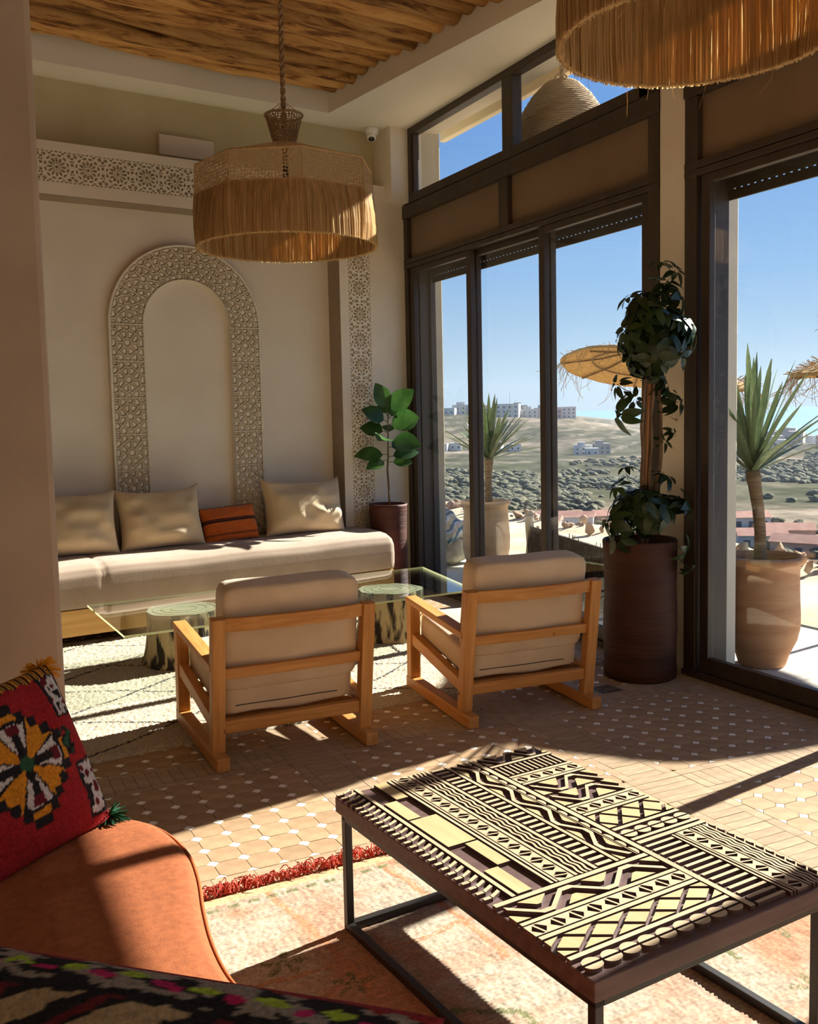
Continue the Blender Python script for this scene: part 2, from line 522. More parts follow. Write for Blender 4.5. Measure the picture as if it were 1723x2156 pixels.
# ------------------------------------------------------------------ mesh helpers
class MB:
    def __init__(self):
        self.v = []
        self.f = []
        self.mi = []
        self.uv = None

    def add(self, vs, fs, mi=0):
        o = len(self.v)
        self.v += [tuple(x) for x in vs]
        self.f += [tuple(i + o for i in f) for f in fs]
        self.mi += [mi] * len(fs)
        return self

    def box(self, x0, x1, y0, y1, z0, z1, xf=None, mi=0):
        vs = [(x, y, z) for z in (z0, z1) for y in (y0, y1) for x in (x0, x1)]
        if xf:
            vs = [xf(*p) for p in vs]
        return self.add(vs, [(0, 2, 3, 1), (4, 5, 7, 6), (0, 1, 5, 4), (2, 6, 7, 3), (0, 4, 6, 2), (1, 3, 7, 5)], mi)

    def prism(self, poly, z0, z1, xf=None, mi=0):
        n = len(poly)
        a = sum(poly[i][0] * poly[(i + 1) % n][1] - poly[(i + 1) % n][0] * poly[i][1] for i in range(n))
        if a < 0:
            poly = poly[::-1]
        vs = [(x, y, z0) for x, y in poly] + [(x, y, z1) for x, y in poly]
        if xf:
            vs = [xf(*p) for p in vs]
        fs = [tuple(range(n - 1, -1, -1)), tuple(range(n, 2 * n))]
        fs += [(i, (i + 1) % n, n + (i + 1) % n, n + i) for i in range(n)]
        return self.add(vs, fs, mi)

    def tube(self, path, rad, n=8, cap=True, mi=0):
        path = [Vector(p) for p in path]
        k = len(path)
        rad = rad if isinstance(rad, (list, tuple)) else [rad] * k
        t0 = (path[1] - path[0]).normalized()
        up = Vector((0, 0, 1)) if abs(t0.z) < .9 else Vector((1, 0, 0))
        nrm = t0.cross(up).normalized()
        vs = []
        for i, p in enumerate(path):
            t = (path[min(i + 1, k - 1)] - path[max(i - 1, 0)]).normalized()
            nrm = (nrm - t * nrm.dot(t))
            nrm = nrm.normalized() if nrm.length > 1e-6 else t.orthogonal().normalized()
            b = t.cross(nrm)
            for j in range(n):
                a = 2 * PI * j / n
                vs.append(p + (nrm * math.cos(a) + b * math.sin(a)) * rad[i])
        fs = []
        for i in range(k - 1):
            for j in range(n):
                j2 = (j + 1) % n
                fs.append((i * n + j, i * n + j2, (i + 1) * n + j2, (i + 1) * n + j))
        if cap:
            fs.append(tuple(range(n - 1, -1, -1)))
            fs.append(tuple((k - 1) * n + j for j in range(n)))
        return self.add(vs, fs, mi)

    def lathe(self, prof, n=40, c=(0, 0, 0), wob=0, seed=0, mi=0, cap=False):
        vs, fs = [], []
        k = len(prof)
        for i, (r, z) in enumerate(prof):
            for j in range(n):
                a = 2 * PI * j / n
                rr = r * (1 + wob * math.sin(3 * a + seed + z * 6) + wob * .6 * math.sin(5 * a - seed + z * 11))
                vs.append((c[0] + rr * math.cos(a), c[1] + rr * math.sin(a), c[2] + z))
        for i in range(k - 1):
            for j in range(n):
                j2 = (j + 1) % n
                fs.append((i * n + j, i * n + j2, (i + 1) * n + j2, (i + 1) * n + j))
        if cap:
            fs.append(tuple(range(n - 1, -1, -1)))
            fs.append(tuple((k - 1) * n + j for j in range(n)))
        return self.add(vs, fs, mi)

    def mesh(self, name, mats, smooth=False):
        me = bpy.data.meshes.new(name)
        me.from_pydata(self.v, [], self.f)
        if not isinstance(mats, (list, tuple)):
            mats = [mats]
        for m in mats:
            me.materials.append(m)
        if any(self.mi):
            me.polygons.foreach_set('material_index', self.mi)
        if smooth:
            me.polygons.foreach_set('use_smooth', [True] * len(me.polygons))
        me.update()
        return me

    def build(self, name, mats, parent=None, smooth=False, bevel=0, seg=2):
        o = bpy.data.objects.new(name, self.mesh(name, mats, smooth))
        COL.objects.link(o)
        if parent is not None:
            o.parent = parent
        if bevel:
            b = o.modifiers.new('bevel', 'BEVEL')
            b.width = bevel
            b.segments = seg
            b.limit_method = 'ANGLE'
        return o


def gridmesh(name, fn, nu, nv, mats, parent=None, smooth=True, col=None, closed_u=False):
    """numpy grid surface: fn(U,V)->X,Y,Z ; col(U,V)->rgb arrays"""
    u = np.linspace(0, 1, nu)
    v = np.linspace(0, 1, nv)
    U, V = np.meshgrid(u, v, indexing='ij')
    X, Y, Z = fn(U, V)
    co = np.stack([X, Y, Z], -1).reshape(-1, 3)
    i, j = np.meshgrid(np.arange(nu - 1), np.arange(nv - 1), indexing='ij')
    a = (i * nv + j).ravel()
    fs = np.stack([a, a + nv, a + nv + 1, a + 1], -1)
    me = bpy.data.meshes.new(name)
    me.vertices.add(len(co))
    me.vertices.foreach_set('co', co.ravel())
    me.loops.add(fs.size)
    me.loops.foreach_set('vertex_index', fs.ravel().astype(np.int32))
    me.polygons.add(len(fs))
    me.polygons.foreach_set('loop_start', np.arange(0, fs.size, 4, dtype=np.int32))
    me.polygons.foreach_set('loop_total', np.full(len(fs), 4, dtype=np.int32))
    me.polygons.foreach_set('use_smooth', np.full(len(fs), smooth))
    me.update(calc_edges=True)
    me.validate()
    if col is not None:
        c = col(U, V)
        c = np.concatenate([np.asarray(c).reshape(-1, 3), np.ones((len(co), 1))], 1)
        at = me.color_attributes.new('Col', 'FLOAT_COLOR', 'POINT')
        at.data.foreach_set('color', c.ravel().astype(np.float32))
    for m in (mats if isinstance(mats, (list, tuple)) else [mats]):
        me.materials.append(m)
    o = bpy.data.objects.new(name, me)
    COL.objects.link(o)
    if parent is not None:
        o.parent = parent
    return o


def top(o, label, cat, group=None, kind=None):
    o['label'] = label
    o['category'] = cat
    if group:
        o['group'] = group
    if kind:
        o['kind'] = kind
    return o


def struct(o, label=None):
    o['kind'] = 'structure'
    if label:
        o['label'] = label
    return o


def stuff(o):
    o['kind'] = 'stuff'
    return o


def empty(name, loc=(0, 0, 0), rz=0, rx=0):
    o = bpy.data.objects.new(name, None)
    o.empty_display_size = .1
    o.location = loc
    o.rotation_euler = (rx, 0, rz)
    COL.objects.link(o)
    return o


def inst(mesh, name, parent=None, loc=(0, 0, 0), rot=(0, 0, 0), scale=(1, 1, 1)):
    o = bpy.data.objects.new(name, mesh)
    COL.objects.link(o)
    if parent is not None:
        o.parent = parent
    o.location = loc
    o.rotation_euler = rot
    o.scale = scale
    return o


def dup(root, loc, rz, rx=0):
    r = root.copy()
    COL.objects.link(r)
    r.location = loc
    r.rotation_euler = (rx, 0, rz)
    for ch in list(root.children):
        c = ch.copy()
        COL.objects.link(c)
        c.parent = r
        for g in ch.children:
            d = g.copy()
            COL.objects.link(d)
            d.parent = c
    return r


# back wall frame: u runs left from the window corner, s runs into the room
AL = R(8.2)
BE = Vector((math.cos(AL), math.sin(AL), 0))
BN = Vector((math.sin(AL), -math.cos(AL), 0))
B0 = Vector((3.65, 7.506, 0))


def bw(u, s, z):
    p = B0 - BE * u + BN * s
    return (p.x, p.y, z)

# ================================================================== SETTING
# ------------------------------------------------------------------ floor
floor = struct(MB().box(-3.2, 3.66, -3.0, 7.75, -.25, -.004).build('floor', M['grout']))
PITCH_T = .1055
CUT = .0215
GAP = .0011
FIELD = 8 * PITCH_T
BAND = .238
PX0, PY0 = .446, 2.93


def oct_poly(h, c, g):
    h -= g
    k = c - g * .4
    return [(-h + k, -h), (h - k, -h), (h, -h + k), (h, h - k), (h - k, h), (-h + k, h), (-h, h - k), (-h, -h + k)]


oct_me = MB().prism(oct_poly(PITCH_T / 2, CUT, GAP), -.006, 0).mesh('octagon_tile', M['octagon'])
dia_me = MB().prism([(CUT - GAP * 1.4, 0), (0, CUT - GAP * 1.4), (-CUT + GAP * 1.4, 0), (0, -CUT + GAP * 1.4)], -.006, 0).mesh('diamond_tile', M['diamond'])
tri_me = MB().prism([(-CUT + GAP * 2, GAP), (CUT - GAP * 2, GAP), (0, CUT - GAP * 1.5)], -.006, 0).mesh('half_diamond_tile', M['diamond'])


def view_size(x, y):
    d = Vector((x, y, 0)) - Vector((0, 0, CAM_H))
    dep = d.dot(fw)
    if dep < .3:
        return 0
    px = d.dot(rt2) / dep * F_PX + CX_PX
    py = d.dot(dn2) / dep * F_PX + CY_PX
    if not (-60 < px < 1790 and 1200 < py < 2200):
        return 0
    # covered by rugs, sofa and bench
    if .15 < x < 2.2 and y < 2.78:
        return .01 / dep
    if y > 4.45 and x < 3.4:
        return .01 / dep
    if x < .5 and y < 2.6:
        return .01 / dep
    return 1.0 / dep


octs, dias, tris, bricks = [], [], [], []
BR_W = .0465


def add_brick(x0, x1, y0, y1):
    bricks.append((x0, x1, y0, y1))


for fx in range(-3, 3):
    X0 = PX0 + fx * (FIELD + BAND)
    for fy in range(-2, 5):
        Y0 = PY0 + fy * (FIELD + BAND)
        if Y0 > 7.3 or X0 > 3.6:
            continue
        for i in range(8):
            for j in range(8):
                octs.append((X0 + (i + .5) * PITCH_T, Y0 + (j + .5) * PITCH_T))
        for i in range(9):
            for j in range(9):
                x, y = X0 + i * PITCH_T, Y0 + j * PITCH_T
                if 0 < i < 8 and 0 < j < 8:
                    dias.append((x, y))
                elif 0 < i < 8:
                    tris.append((x, y, 0 if j == 0 else PI))
                elif 0 < j < 8:
                    tris.append((x, y, -PI / 2 if i == 0 else PI / 2))
        # band on the right of the field (runs along y), and on its far side (runs along x)
        bx0, bx1 = X0 + FIELD, X0 + FIELD + BAND
        by0, by1 = Y0 + FIELD, Y0 + FIELD + BAND
        last = bx1 > 3.6
        n = 6
        for k in range(n):
            ya, yb = Y0 + FIELD * k / n, Y0 + FIELD * (k + 1) / n
            add_brick(bx0, bx0 + BR_W, ya, yb)
            add_brick(bx1 - BR_W, min(bx1, 3.655), ya, yb)
        m = 18
        for k in range(m):
            ya, yb = Y0 + FIELD * k / m, Y0 + FIELD * (k + 1) / m
            add_brick(bx0 + BR_W, bx1 - BR_W, ya, yb)
        for k in range(n):
            xa, xb = X0 + FIELD * k / n, X0 + FIELD * (k + 1) / n
            add_brick(xa, xb, by0, by0 + BR_W)
            add_brick(xa, xb, by1 - BR_W, by1)
        for k in range(m):
            xa, xb = X0 + FIELD * k / m, X0 + FIELD * (k + 1) / m
            add_brick(xa, xb, by0 + BR_W, by1 - BR_W)
        for k in range(5):
            add_brick(bx0, bx1, by0 + BAND * k / 5, by0 + BAND * (k + 1) / 5)

octs.sort(key=lambda p: -view_size(*p))
dias.sort(key=lambda p: -view_size(*p))
tris.sort(key=lambda p: -view_size(p[0], p[1]))
bricks.sort(key=lambda b: -view_size((b[0] + b[1]) / 2, (b[2] + b[3]) / 2))


def jz():
    return random.uniform(-.0006, .0004)


def joined(name, items, me_src, mat):
    vs = np.array([v.co[:] for v in me_src.vertices])
    fs = [tuple(p.vertices) for p in me_src.polygons]
    mb = MB()
    for it in items:
        x, y = it[0], it[1]
        r = it[2] if len(it) > 2 else 0
        c, s = math.cos(r), math.sin(r)
        z = jz()
        mb.add([(x + c * a - s * b, y + s * a + c * b, q + z) for a, b, q in vs], fs)
    stuff(mb.build(name, mat, floor))


for lst, me, nm, mt in ((octs, oct_me, 'octagon_tile', M['octagon']), (dias, dia_me, 'diamond_tile', M['diamond']), (tris, tri_me, 'half_diamond_tile', M['diamond'])):
    for it in lst[:295]:
        inst(me, nm, floor, (it[0], it[1], jz()), (random.uniform(-.003, .003), random.uniform(-.003, .003), it[2] if len(it) > 2 else 0))
    joined('distant_' + nm + 's', lst[295:], me, mt)
brick_meshes = {}
for k, (x0, x1, y0, y1) in enumerate(bricks[:295]):
    w, h = round(x1 - x0, 4), round(y1 - y0, 4)
    if (w, h) not in brick_meshes:
        brick_meshes[(w, h)] = MB().box(-w / 2 + GAP, w / 2 - GAP, -h / 2 + GAP, h / 2 - GAP, -.006, 0).mesh('brick_tile', M['brick'])
    inst(brick_meshes[(w, h)], 'brick_tile', floor, ((x0 + x1) / 2, (y0 + y1) / 2, jz()), (random.uniform(-.004, .004), random.uniform(-.004, .004), 0))
mb = MB()
for x0, x1, y0, y1 in bricks[295:]:
    mb.box(x0 + GAP, x1 - GAP, y0 + GAP, y1 - GAP, -.006, jz())
stuff(mb.build('distant_brick_tiles', M['brick'], floor))

# ------------------------------------------------------------------ back wall with niche, carved strips and arch
SF, SR = .15, -.03                 # front face, niche face
wb = MB()
wb.box(-.12, 6.5, -.30, 0.0, 3.28, 3.9, bw, 1)           # olive wall above the ledge
wb.box(-.12, .362, -.30, SF, 0, 3.30, bw)                # beside the window
wb.box(.570, .65, -.30, SF, 0, 3.30, bw)
wb.box(.362, .570, -.30, SF, 0, .30, bw)
wb.box(.362, .570, -.30, SF, 3.24, 3.30, bw)
wb.box(.362, .570, -.30, SF - .05, .30, 3.24, bw)
wb.box(.65, 6.5, -.30, SF, 3.24, 3.30, bw)               # lintel of the niche
wb.box(.65, 6.5, -.30, SF, 2.952, 3.035, bw)
wb.box(.65, 6.5, -.30, SF - .05, 3.035, 3.24, bw)
wb.box(.65, 6.5, -.30, SR, 0, 2.952, bw)                 # niche back
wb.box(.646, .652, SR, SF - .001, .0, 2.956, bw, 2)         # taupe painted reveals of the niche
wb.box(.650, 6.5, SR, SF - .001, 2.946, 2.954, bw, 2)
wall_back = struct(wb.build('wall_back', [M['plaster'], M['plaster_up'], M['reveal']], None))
# boxed corner pier at the head of the window
pier = struct(MB().box(-.10, .205, .0, .255, 3.17, 3.76, bw).build('trim_1', M['plaster'], None, bevel=.004))


def rosette_h(x, y):
    """carved lattice: 0 = face, 1 = cut right through; cell is [-1,1]^2"""
    d = np.full(x.shape, 9.0)
    r = np.hypot(x, y)

    def dot(cx, cy, a, b, ang):
        nonlocal d
        c, s = math.cos(ang), math.sin(ang)
        px, py = (x - cx) * c + (y - cy) * s, -(x - cx) * s + (y - cy) * c
        q = np.sqrt((px / a) ** 2 + (py / b) ** 2)
        d = np.minimum(d, (q - 1) * min(a, b))

    dot(0, 0, .125, .125, 0)
    for k in range(12):
        a = 2 * PI * k / 12
        dot(.225 * math.cos(a), .225 * math.sin(a), .034, .034, 0)
        dot(.450 * math.cos(a), .450 * math.sin(a), .165, .085, a)
        a2 = a + PI / 12
        if abs(math.sin(a2)) < .97:
            dot(.735 * math.cos(a2), .735 * math.sin(a2), .065, .135, a2)
    for sx in (-1, 1):
        for sy in (-1, 1):
            dot(.80 * sx, .76 * sy, .12, .12, 0)
            dot(1.0 * sx, .60 * sy, .085, .085, 0)
            dot(1.0 * sx, .22 * sy, .10, .10, 0)
            dot(.42 * sx, .83 * sy, .10, .05, .35 * sx * sy)
            dot(.92 * sx, .41 * sy, .05, .06, 0)
    for k in range(7):
        for sy in (-1, 1):
            dot(-1 + (k + .5) * 2 / 7, .945 * sy, .095, .034, 0)
    return 1 - sstep(-.020, .002, d)


def cell_mesh(name, n, w, h, hf, depth, mat):
    """heightfield cell in the local xy plane (x width, y height, z out of the wall)"""
    u = np.linspace(-1, 1, n)
    U, V = np.meshgrid(u, u, indexing='ij')
    Hh = hf(U, V)
    co = np.stack([U * w / 2, V * h / 2, -Hh * depth], -1).reshape(-1, 3)
    i, j = np.meshgrid(np.arange(n - 1), np.arange(n - 1), indexing='ij')
    a = (i * n + j).ravel()
    fs = np.stack([a, a + n, a + n + 1, a + 1], -1)
    me = bpy.data.meshes.new(name)
    me.from_pydata(co.tolist(), [], fs.tolist())
    me.materials.append(mat)
    me.update()
    return me


CELL = .2055
ros_h = cell_mesh('rosette_panel', 84, CELL, .205, rosette_h, .026, M['plaster'])
ros_v2 = cell_mesh('rosette_panel_upright', 84, .208, CELL, lambda x, y: rosette_h(y, x), .026, M['plaster'])


def wall_rot():
    # local x -> +BE (right), y -> up, z -> into the room
    return Matrix((BE, Vector((0, 0, 1)), BN)).transposed().to_euler()


WR = wall_rot()
for k in range(16):
    inst(ros_h, 'rosette_panel', wall_back, bw(.758 + k * CELL, SF - .001, 3.1375), WR)
for k in range(14):
    inst(ros_v2, 'rosette_panel', wall_back, bw(.466, SF - .001, 3.14 - k * CELL - .055), WR)

# arch band
AC_U, AC_Z, AR_O, AR_I = 1.884, 2.13, .583, .338
arch = empty('carved_arch', bw(AC_U, SR, 0), AL)
arch.parent = wall_back
NARC = 48
outer = [(AR_O * math.cos(PI * k / NARC), AC_Z + AR_O * math.sin(PI * k / NARC)) for k in range(NARC + 1)]
inner = [(AR_I * math.cos(PI * k / NARC), AC_Z + AR_I * math.sin(PI * k / NARC)) for k in range(NARC, -1, -1)]
mbA = MB()
vs, fs = [], []
ring = [((AR_O, .30), (AR_I, .30))] + [(outer[k], inner[NARC - k]) for k in range(NARC + 1)] + [((-AR_O, .30), (-AR_I, .30))]
for (o, i) in ring:
    for d in (.001, -.026, -.048):
        vs += [(o[0], d, o[1]), (i[0], d, i[1])]
for k in range(len(ring) - 1):
    a, b = 6 * k, 6 * (k + 1)
    fs += [(a + 2, b + 2, b + 3, a + 3), (a, b, b + 4, a + 4), (a + 1, a + 5, b + 5, b + 1)]
mbA.add(vs, fs)
mbA.build('arch_band', M['plaster'], arch)
# narrow raised rim on the outside
rim = [Vector((AR_O, -.040, .3))] + [Vector((AR_O * math.cos(PI * k / NARC), -.040, AC_Z + AR_O * math.sin(PI * k / NARC))) for k in range(NARC + 1)] + [Vector((-AR_O, -.040, .3))]
MB().tube(rim, .010, 6).build('arch_rim', M['plaster'], arch, smooth=True)


def star_seeds():
    base = [(0, 0)]
    for k in range(8):
        a = 2 * PI * (k + .5) / 8
        base.append((.50 * math.cos(a), .47 * math.sin(a)))
    for sx in (-1, 1):
        base += [(.80 * sx, 0), (.86 * sx, .56), (.86 * sx, -.56)]
        for sy in (-1, 1):
            base += [(.42 * sx, .80 * sy), (.80 * sx, .92 * sy)]
    base += [(0, .93), (0, -.93)]
    pts = set()
    for x, y in base:
        for ox in (-1, 0, 1):
            for oy in (-1, 0, 1):
                pts.add((round(2 * ox + (x if ox == 0 else -x), 4), round(2 * oy + (y if oy == 0 else -y), 4)))
    return np.array([p for p in pts if abs(p[0]) < 1.6 and abs(p[1]) < 1.6])


SEEDS = star_seeds()


def star_h(x, y):
    """interlaced straps (0) around sunken pillowed bosses, after a ten-point star net"""
    d2 = (x[..., None] - SEEDS[:, 0]) ** 2 + (y[..., None] - SEEDS[:, 1]) ** 2
    o = np.argsort(d2, axis=-1)[..., :4]
    d1 = np.take_along_axis(d2, o[..., :1], -1)[..., 0]
    e = np.full(x.shape, 9.0)
    for k in (1, 2, 3):
        dk = np.take_along_axis(d2, o[..., k:k + 1], -1)[..., 0]
        ds = np.hypot(SEEDS[o[..., 0], 0] - SEEDS[o[..., k], 0], SEEDS[o[..., 0], 1] - SEEDS[o[..., k], 1])
        e = np.minimum(e, (dk - d1) / (2 * ds + 1e-6))
    e = np.minimum(e, np.minimum(1 - np.abs(x), 9))
    groove = sstep(.020, .036, e)
    dome = sstep(.036, .14, e)
    return groove * (1 - .88 * dome)


AW = AR_O - AR_I - .002
ACELL = .262
star_me = cell_mesh('star_relief', 84, AW, ACELL, star_h, .022, M['plaster'])
UP = Euler((PI / 2, 0, 0))
for k in range(7):
    for sx in (-1, 1):
        inst(star_me, 'star_relief', arch, (sx * (AR_O + AR_I) / 2, -.049, AC_Z - (k + .5) * ACELL), UP)
NSEG = 6
for k in range(NSEG):
    n = 84
    u = np.linspace(-1, 1, n)
    U, V = np.meshgrid(u, u, indexing='ij')
    Hh = star_h(U, V)
    rad = (AR_O + AR_I) / 2 + U * AW / 2
    ang = PI * (k + (V + 1) / 2) / NSEG
    co = np.stack([rad * np.cos(ang), -.049 + Hh * .022, AC_Z + rad * np.sin(ang)], -1).reshape(-1, 3)
    i, j = np.meshgrid(np.arange(n - 1), np.arange(n - 1), indexing='ij')
    a = (i * n + j).ravel()
    fs = np.stack([a, a + n, a + n + 1, a + 1], -1)
    me = bpy.data.meshes.new('star_relief')
    me.from_pydata(co.tolist(), [], fs.tolist())
    me.materials.append(M['plaster'])
    inst(me, 'star_relief', arch)

# ------------------------------------------------------------------ left wall end (rounded plaster column) and far left wall
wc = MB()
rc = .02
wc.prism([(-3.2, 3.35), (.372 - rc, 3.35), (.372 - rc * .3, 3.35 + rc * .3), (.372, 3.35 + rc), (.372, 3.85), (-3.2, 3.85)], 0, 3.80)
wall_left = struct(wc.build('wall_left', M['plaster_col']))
struct(MB().box(-3.4, -3.2, -3.2, 8.0, -.1, 3.9).build('wall_far_left', M['plaster']))
struct(MB().box(-3.4, 3.66, -3.2, -3.0, -.1, 3.9).build('wall_rear', M['plaster']))

# ------------------------------------------------------------------ ceiling: plaster border, dropped edge, log deck
RU, RS = .792, .291
ZS = 3.755
rc_ = Vector(bw(RU, RS, 0))
crossY = rc_ + BN * 5.2
cb = MB()
# border along the back wall and along the window wall
cb.prism([bw(-.35, -.3, 0)[:2], bw(7.0, -.3, 0)[:2], bw(7.0, RS, 0)[:2], bw(RU, RS, 0)[:2], (3.66, crossY.y), (3.66, 7.5)], ZS, ZS + .30)
p1 = bw(7.0, 4.6, 0)
p2 = bw(RU, 4.6, 0)
cb.prism([p2[:2], p1[:2], (-3.4, -3.0), (3.66, -3.0), (3.66, crossY.y)], ZS, ZS + .3)
ceiling = struct(cb.build('ceiling', M['soffit']))
MB().box(RU - .1, 7.0, RS - .1, 4.7, ZS + .33, ZS + .40, bw).build('log_deck', M['dark_wood'], ceiling)
LOG_N = 40
pos = RS + .05
k = 0
while pos < 4.55:
    d = random.uniform(.10, .17)
    length = 5.2
    nseg = 40
    ph, ph2 = random.uniform(0, 9), random.uniform(0, 9)
    path, rad = [], []
    for i in range(nseg + 1):
        t = i / nseg
        x = -length * t
        path.append((x, .010 * math.sin(3.1 * x + ph) + .006 * math.sin(7.3 * x + ph2), .010 * math.sin(2.3 * x + ph2) + .005 * math.sin(9 * x + ph)))
        rad.append(d / 2 * (1 + .06 * math.sin(4.4 * x + ph2) + .03 * math.sin(13 * x + ph) + random.uniform(-.02, .02)))
    o = MB().tube(path, rad, 14).build('log', M['log'], ceiling, smooth=True)
    o.location = bw(RU + .003, pos + d / 2, ZS + .095 + d / 2 + random.uniform(0, .05))
    o.rotation_euler = (random.uniform(0, 6), random.uniform(-.003, .003), AL + random.uniform(-.006, .006))
    o.rotation_euler[0] = 0
    pos += d * 1.07
    k += 1

# ------------------------------------------------------------------ window wall
XI = 3.65


def bar(root, name, y0, y1, z0, z1, x0=XI, x1=XI + .08, m='frame', bev=.004):
    return MB().box(x0, x1, y0, y1, z0, z1).build(name, M[m], root, bevel=bev)


def sash(root, y0, y1, x0, z0=.035, z1=2.645, sw=.062):
    r = empty('sliding_sash', (0, 0, 0))
    r.parent = root
    x1 = x0 + .042
    bar(r, 'stile', y0, y0 + sw, z0, z1, x0, x1)
    bar(r, 'stile', y1 - sw, y1, z0, z1, x0, x1)
    bar(r, 'bottom_rail', y0 + sw, y1 - sw, z0, z0 + .085, x0, x1)
    bar(r, 'top_rail', y0 + sw, y1 - sw, z1 - .045, z1, x0, x1)
    bar(r, 'pane', y0 + sw - .005, y1 - sw + .005, z0 + .08, z1 - .04, x0 + .017, x0 + .023, 'glass', 0)
    return r


def shutter(root, y0, y1):
    """rolled-down end of the exterior roller shutter with a slotted joint"""
    xs = 3.835
    for a, b in ((2.525, 2.5775), (2.5835, 2.634), (2.634, 2.695), (2.695, 2.752)):
        bar(root, 'shutter_slat', y0, y1, a, b, xs, xs + .014)
    mb = MB()
    y = y0
    while y < y1:
        mb.box(xs + .003, xs + .011, y, y + .026, 2.574, 2.587)
        y += .046
    mb.build('slat_joint', M['frame'], root)
    bar(root, 'shutter_box', y0, y1, 2.752, 2.98, xs - .03, xs + .10)
    bar(root, 'shutter_guide', y1 - .05, y1, 0, 2.76, xs - .02, xs + .03)
    bar(root, 'shutter_guide', y0, y0 + .05, 0, 2.76, xs - .02, xs + .03)


w1 = struct(empty('window_1'))
# bay beside the corner
bar(w1, 'jamb', 7.30, 7.40, 0, 3.16)
bar(w1, 'jamb', 7.20, 7.31, 3.16, ZS)
bar(w1, 'jamb', 4.22, 4.31, 0, 3.16)
bar(w1, 'jamb', 4.22, 4.385, 3.16, ZS)
bar(w1, 'head', 4.31, 7.21, 3.70, ZS)
bar(w1, 'transom_sill', 4.31, 7.21, 3.162, 3.232)
bar(w1, 'transom_rail', 4.22, 7.40, 3.05, 3.152, XI - .012, XI + .08)
bar(w1, 'panel_rail', 4.22, 7.40, 2.682, 2.722, XI - .004, XI + .08)
bar(w1, 'door_head', 4.22, 7.40, 2.645, 2.678, XI - .004, XI + .19)
bar(w1, 'mullion', 5.68, 5.81, 3.23, 3.70)
bar(w1, 'panel_stile', 5.745, 5.86, 2.72, 3.05, XI - .004, XI + .08)
bar(w1, 'panel_stile', 7.285, 7.33, 2.72, 3.05, XI - .004, XI + .08)
bar(w1, 'infill_panel', 5.85, 7.31, 2.71, 3.06, XI + .035, XI + .08, 'panel')
bar(w1, 'infill_panel', 4.28, 5.75, 2.71, 3.06, XI + .035, XI + .08, 'panel')
bar(w1, 'pane', 5.80, 7.21, 3.225, 3.705, XI + .037, XI + .043, 'glass', 0)
bar(w1, 'pane', 4.38, 5.69, 3.225, 3.705, XI + .037, XI + .043, 'glass', 0)
bar(w1, 'glazing_bead', 7.175, 7.205, 3.23, 3.70, XI + .015, XI + .06)
bar(w1, 'glazing_bead', 4.385, 4.405, 3.23, 3.70, XI + .015, XI + .06)
bar(w1, 'threshold', 4.22, 7.40, 0, .032, XI - .015, XI + .20)
bar(w1, 'jamb_channel', 7.24, 7.30, .03, 2.65, XI + .08, XI + .19)
bar(w1, 'jamb_channel', 4.31, 4.36, .03, 2.65, XI + .08, XI + .19)
sash(w1, 6.29, 7.275, XI + .012)
sash(w1, 5.335, 6.352, XI + .066)
s3 = sash(w1, 4.315, 5.40, XI + .012)
bar(s3, 'pull_handle', 4.345, 4.362, .98, 1.22, XI - .006, XI + .015, 'metal_black')
shutter(w1, 4.28, 7.26)

w2 = struct(empty('window_2'))
YL = 4.02
YR = .92
bar(w2, 'jamb', 3.935, YL, 0, 3.16)
bar(w2, 'jamb', 3.85, YL, 3.16, ZS)
bar(w2, 'jamb', YR, YR + .09, 0, ZS)
bar(w2, 'head', YR + .09, 3.86, 3.70, ZS)
bar(w2, 'transom_sill', YR + .09, 3.86, 3.162, 3.232)
bar(w2, 'transom_rail', YR, YL, 3.05, 3.152, XI - .012, XI + .08)
bar(w2, 'panel_rail', YR, YL, 2.682, 2.722, XI - .004, XI + .08)
bar(w2, 'door_head', YR, YL, 2.645, 2.678, XI - .004, XI + .19)
bar(w2, 'mullion', 2.36, 2.48, 3.23, 3.70)
bar(w2, 'panel_stile', 2.36, 2.47, 2.72, 3.05, XI - .004, XI + .08)
bar(w2, 'panel_stile', 3.925, 3.96, 2.72, 3.05, XI - .004, XI + .08)
bar(w2, 'infill_panel', 2.46, 3.94, 2.71, 3.06, XI + .035, XI + .08, 'panel')
bar(w2, 'infill_panel', YR + .05, 2.37, 2.71, 3.06, XI + .035, XI + .08, 'panel')
bar(w2, 'pane', 2.47, 3.87, 3.225, 3.705, XI + .037, XI + .043, 'glass', 0)
bar(w2, 'pane', YR + .08, 2.37, 3.225, 3.705, XI + .037, XI + .043, 'glass', 0)
bar(w2, 'threshold', YR, YL, 0, .032, XI - .015, XI + .20)
bar(w2, 'sliding_track', YR, YL, .03, .045, XI + .055, XI + .062)
bar(w2, 'jamb_channel', 3.89, 3.94, .03, 2.65, XI + .08, XI + .19)
sash(w2, 2.815, 3.91, XI + .012)
sash(w2, 1.80, 2.88, XI + .066)
sash(w2, YR + .08, 1.87, XI + .012)
shutter(w2, YR, 3.97)

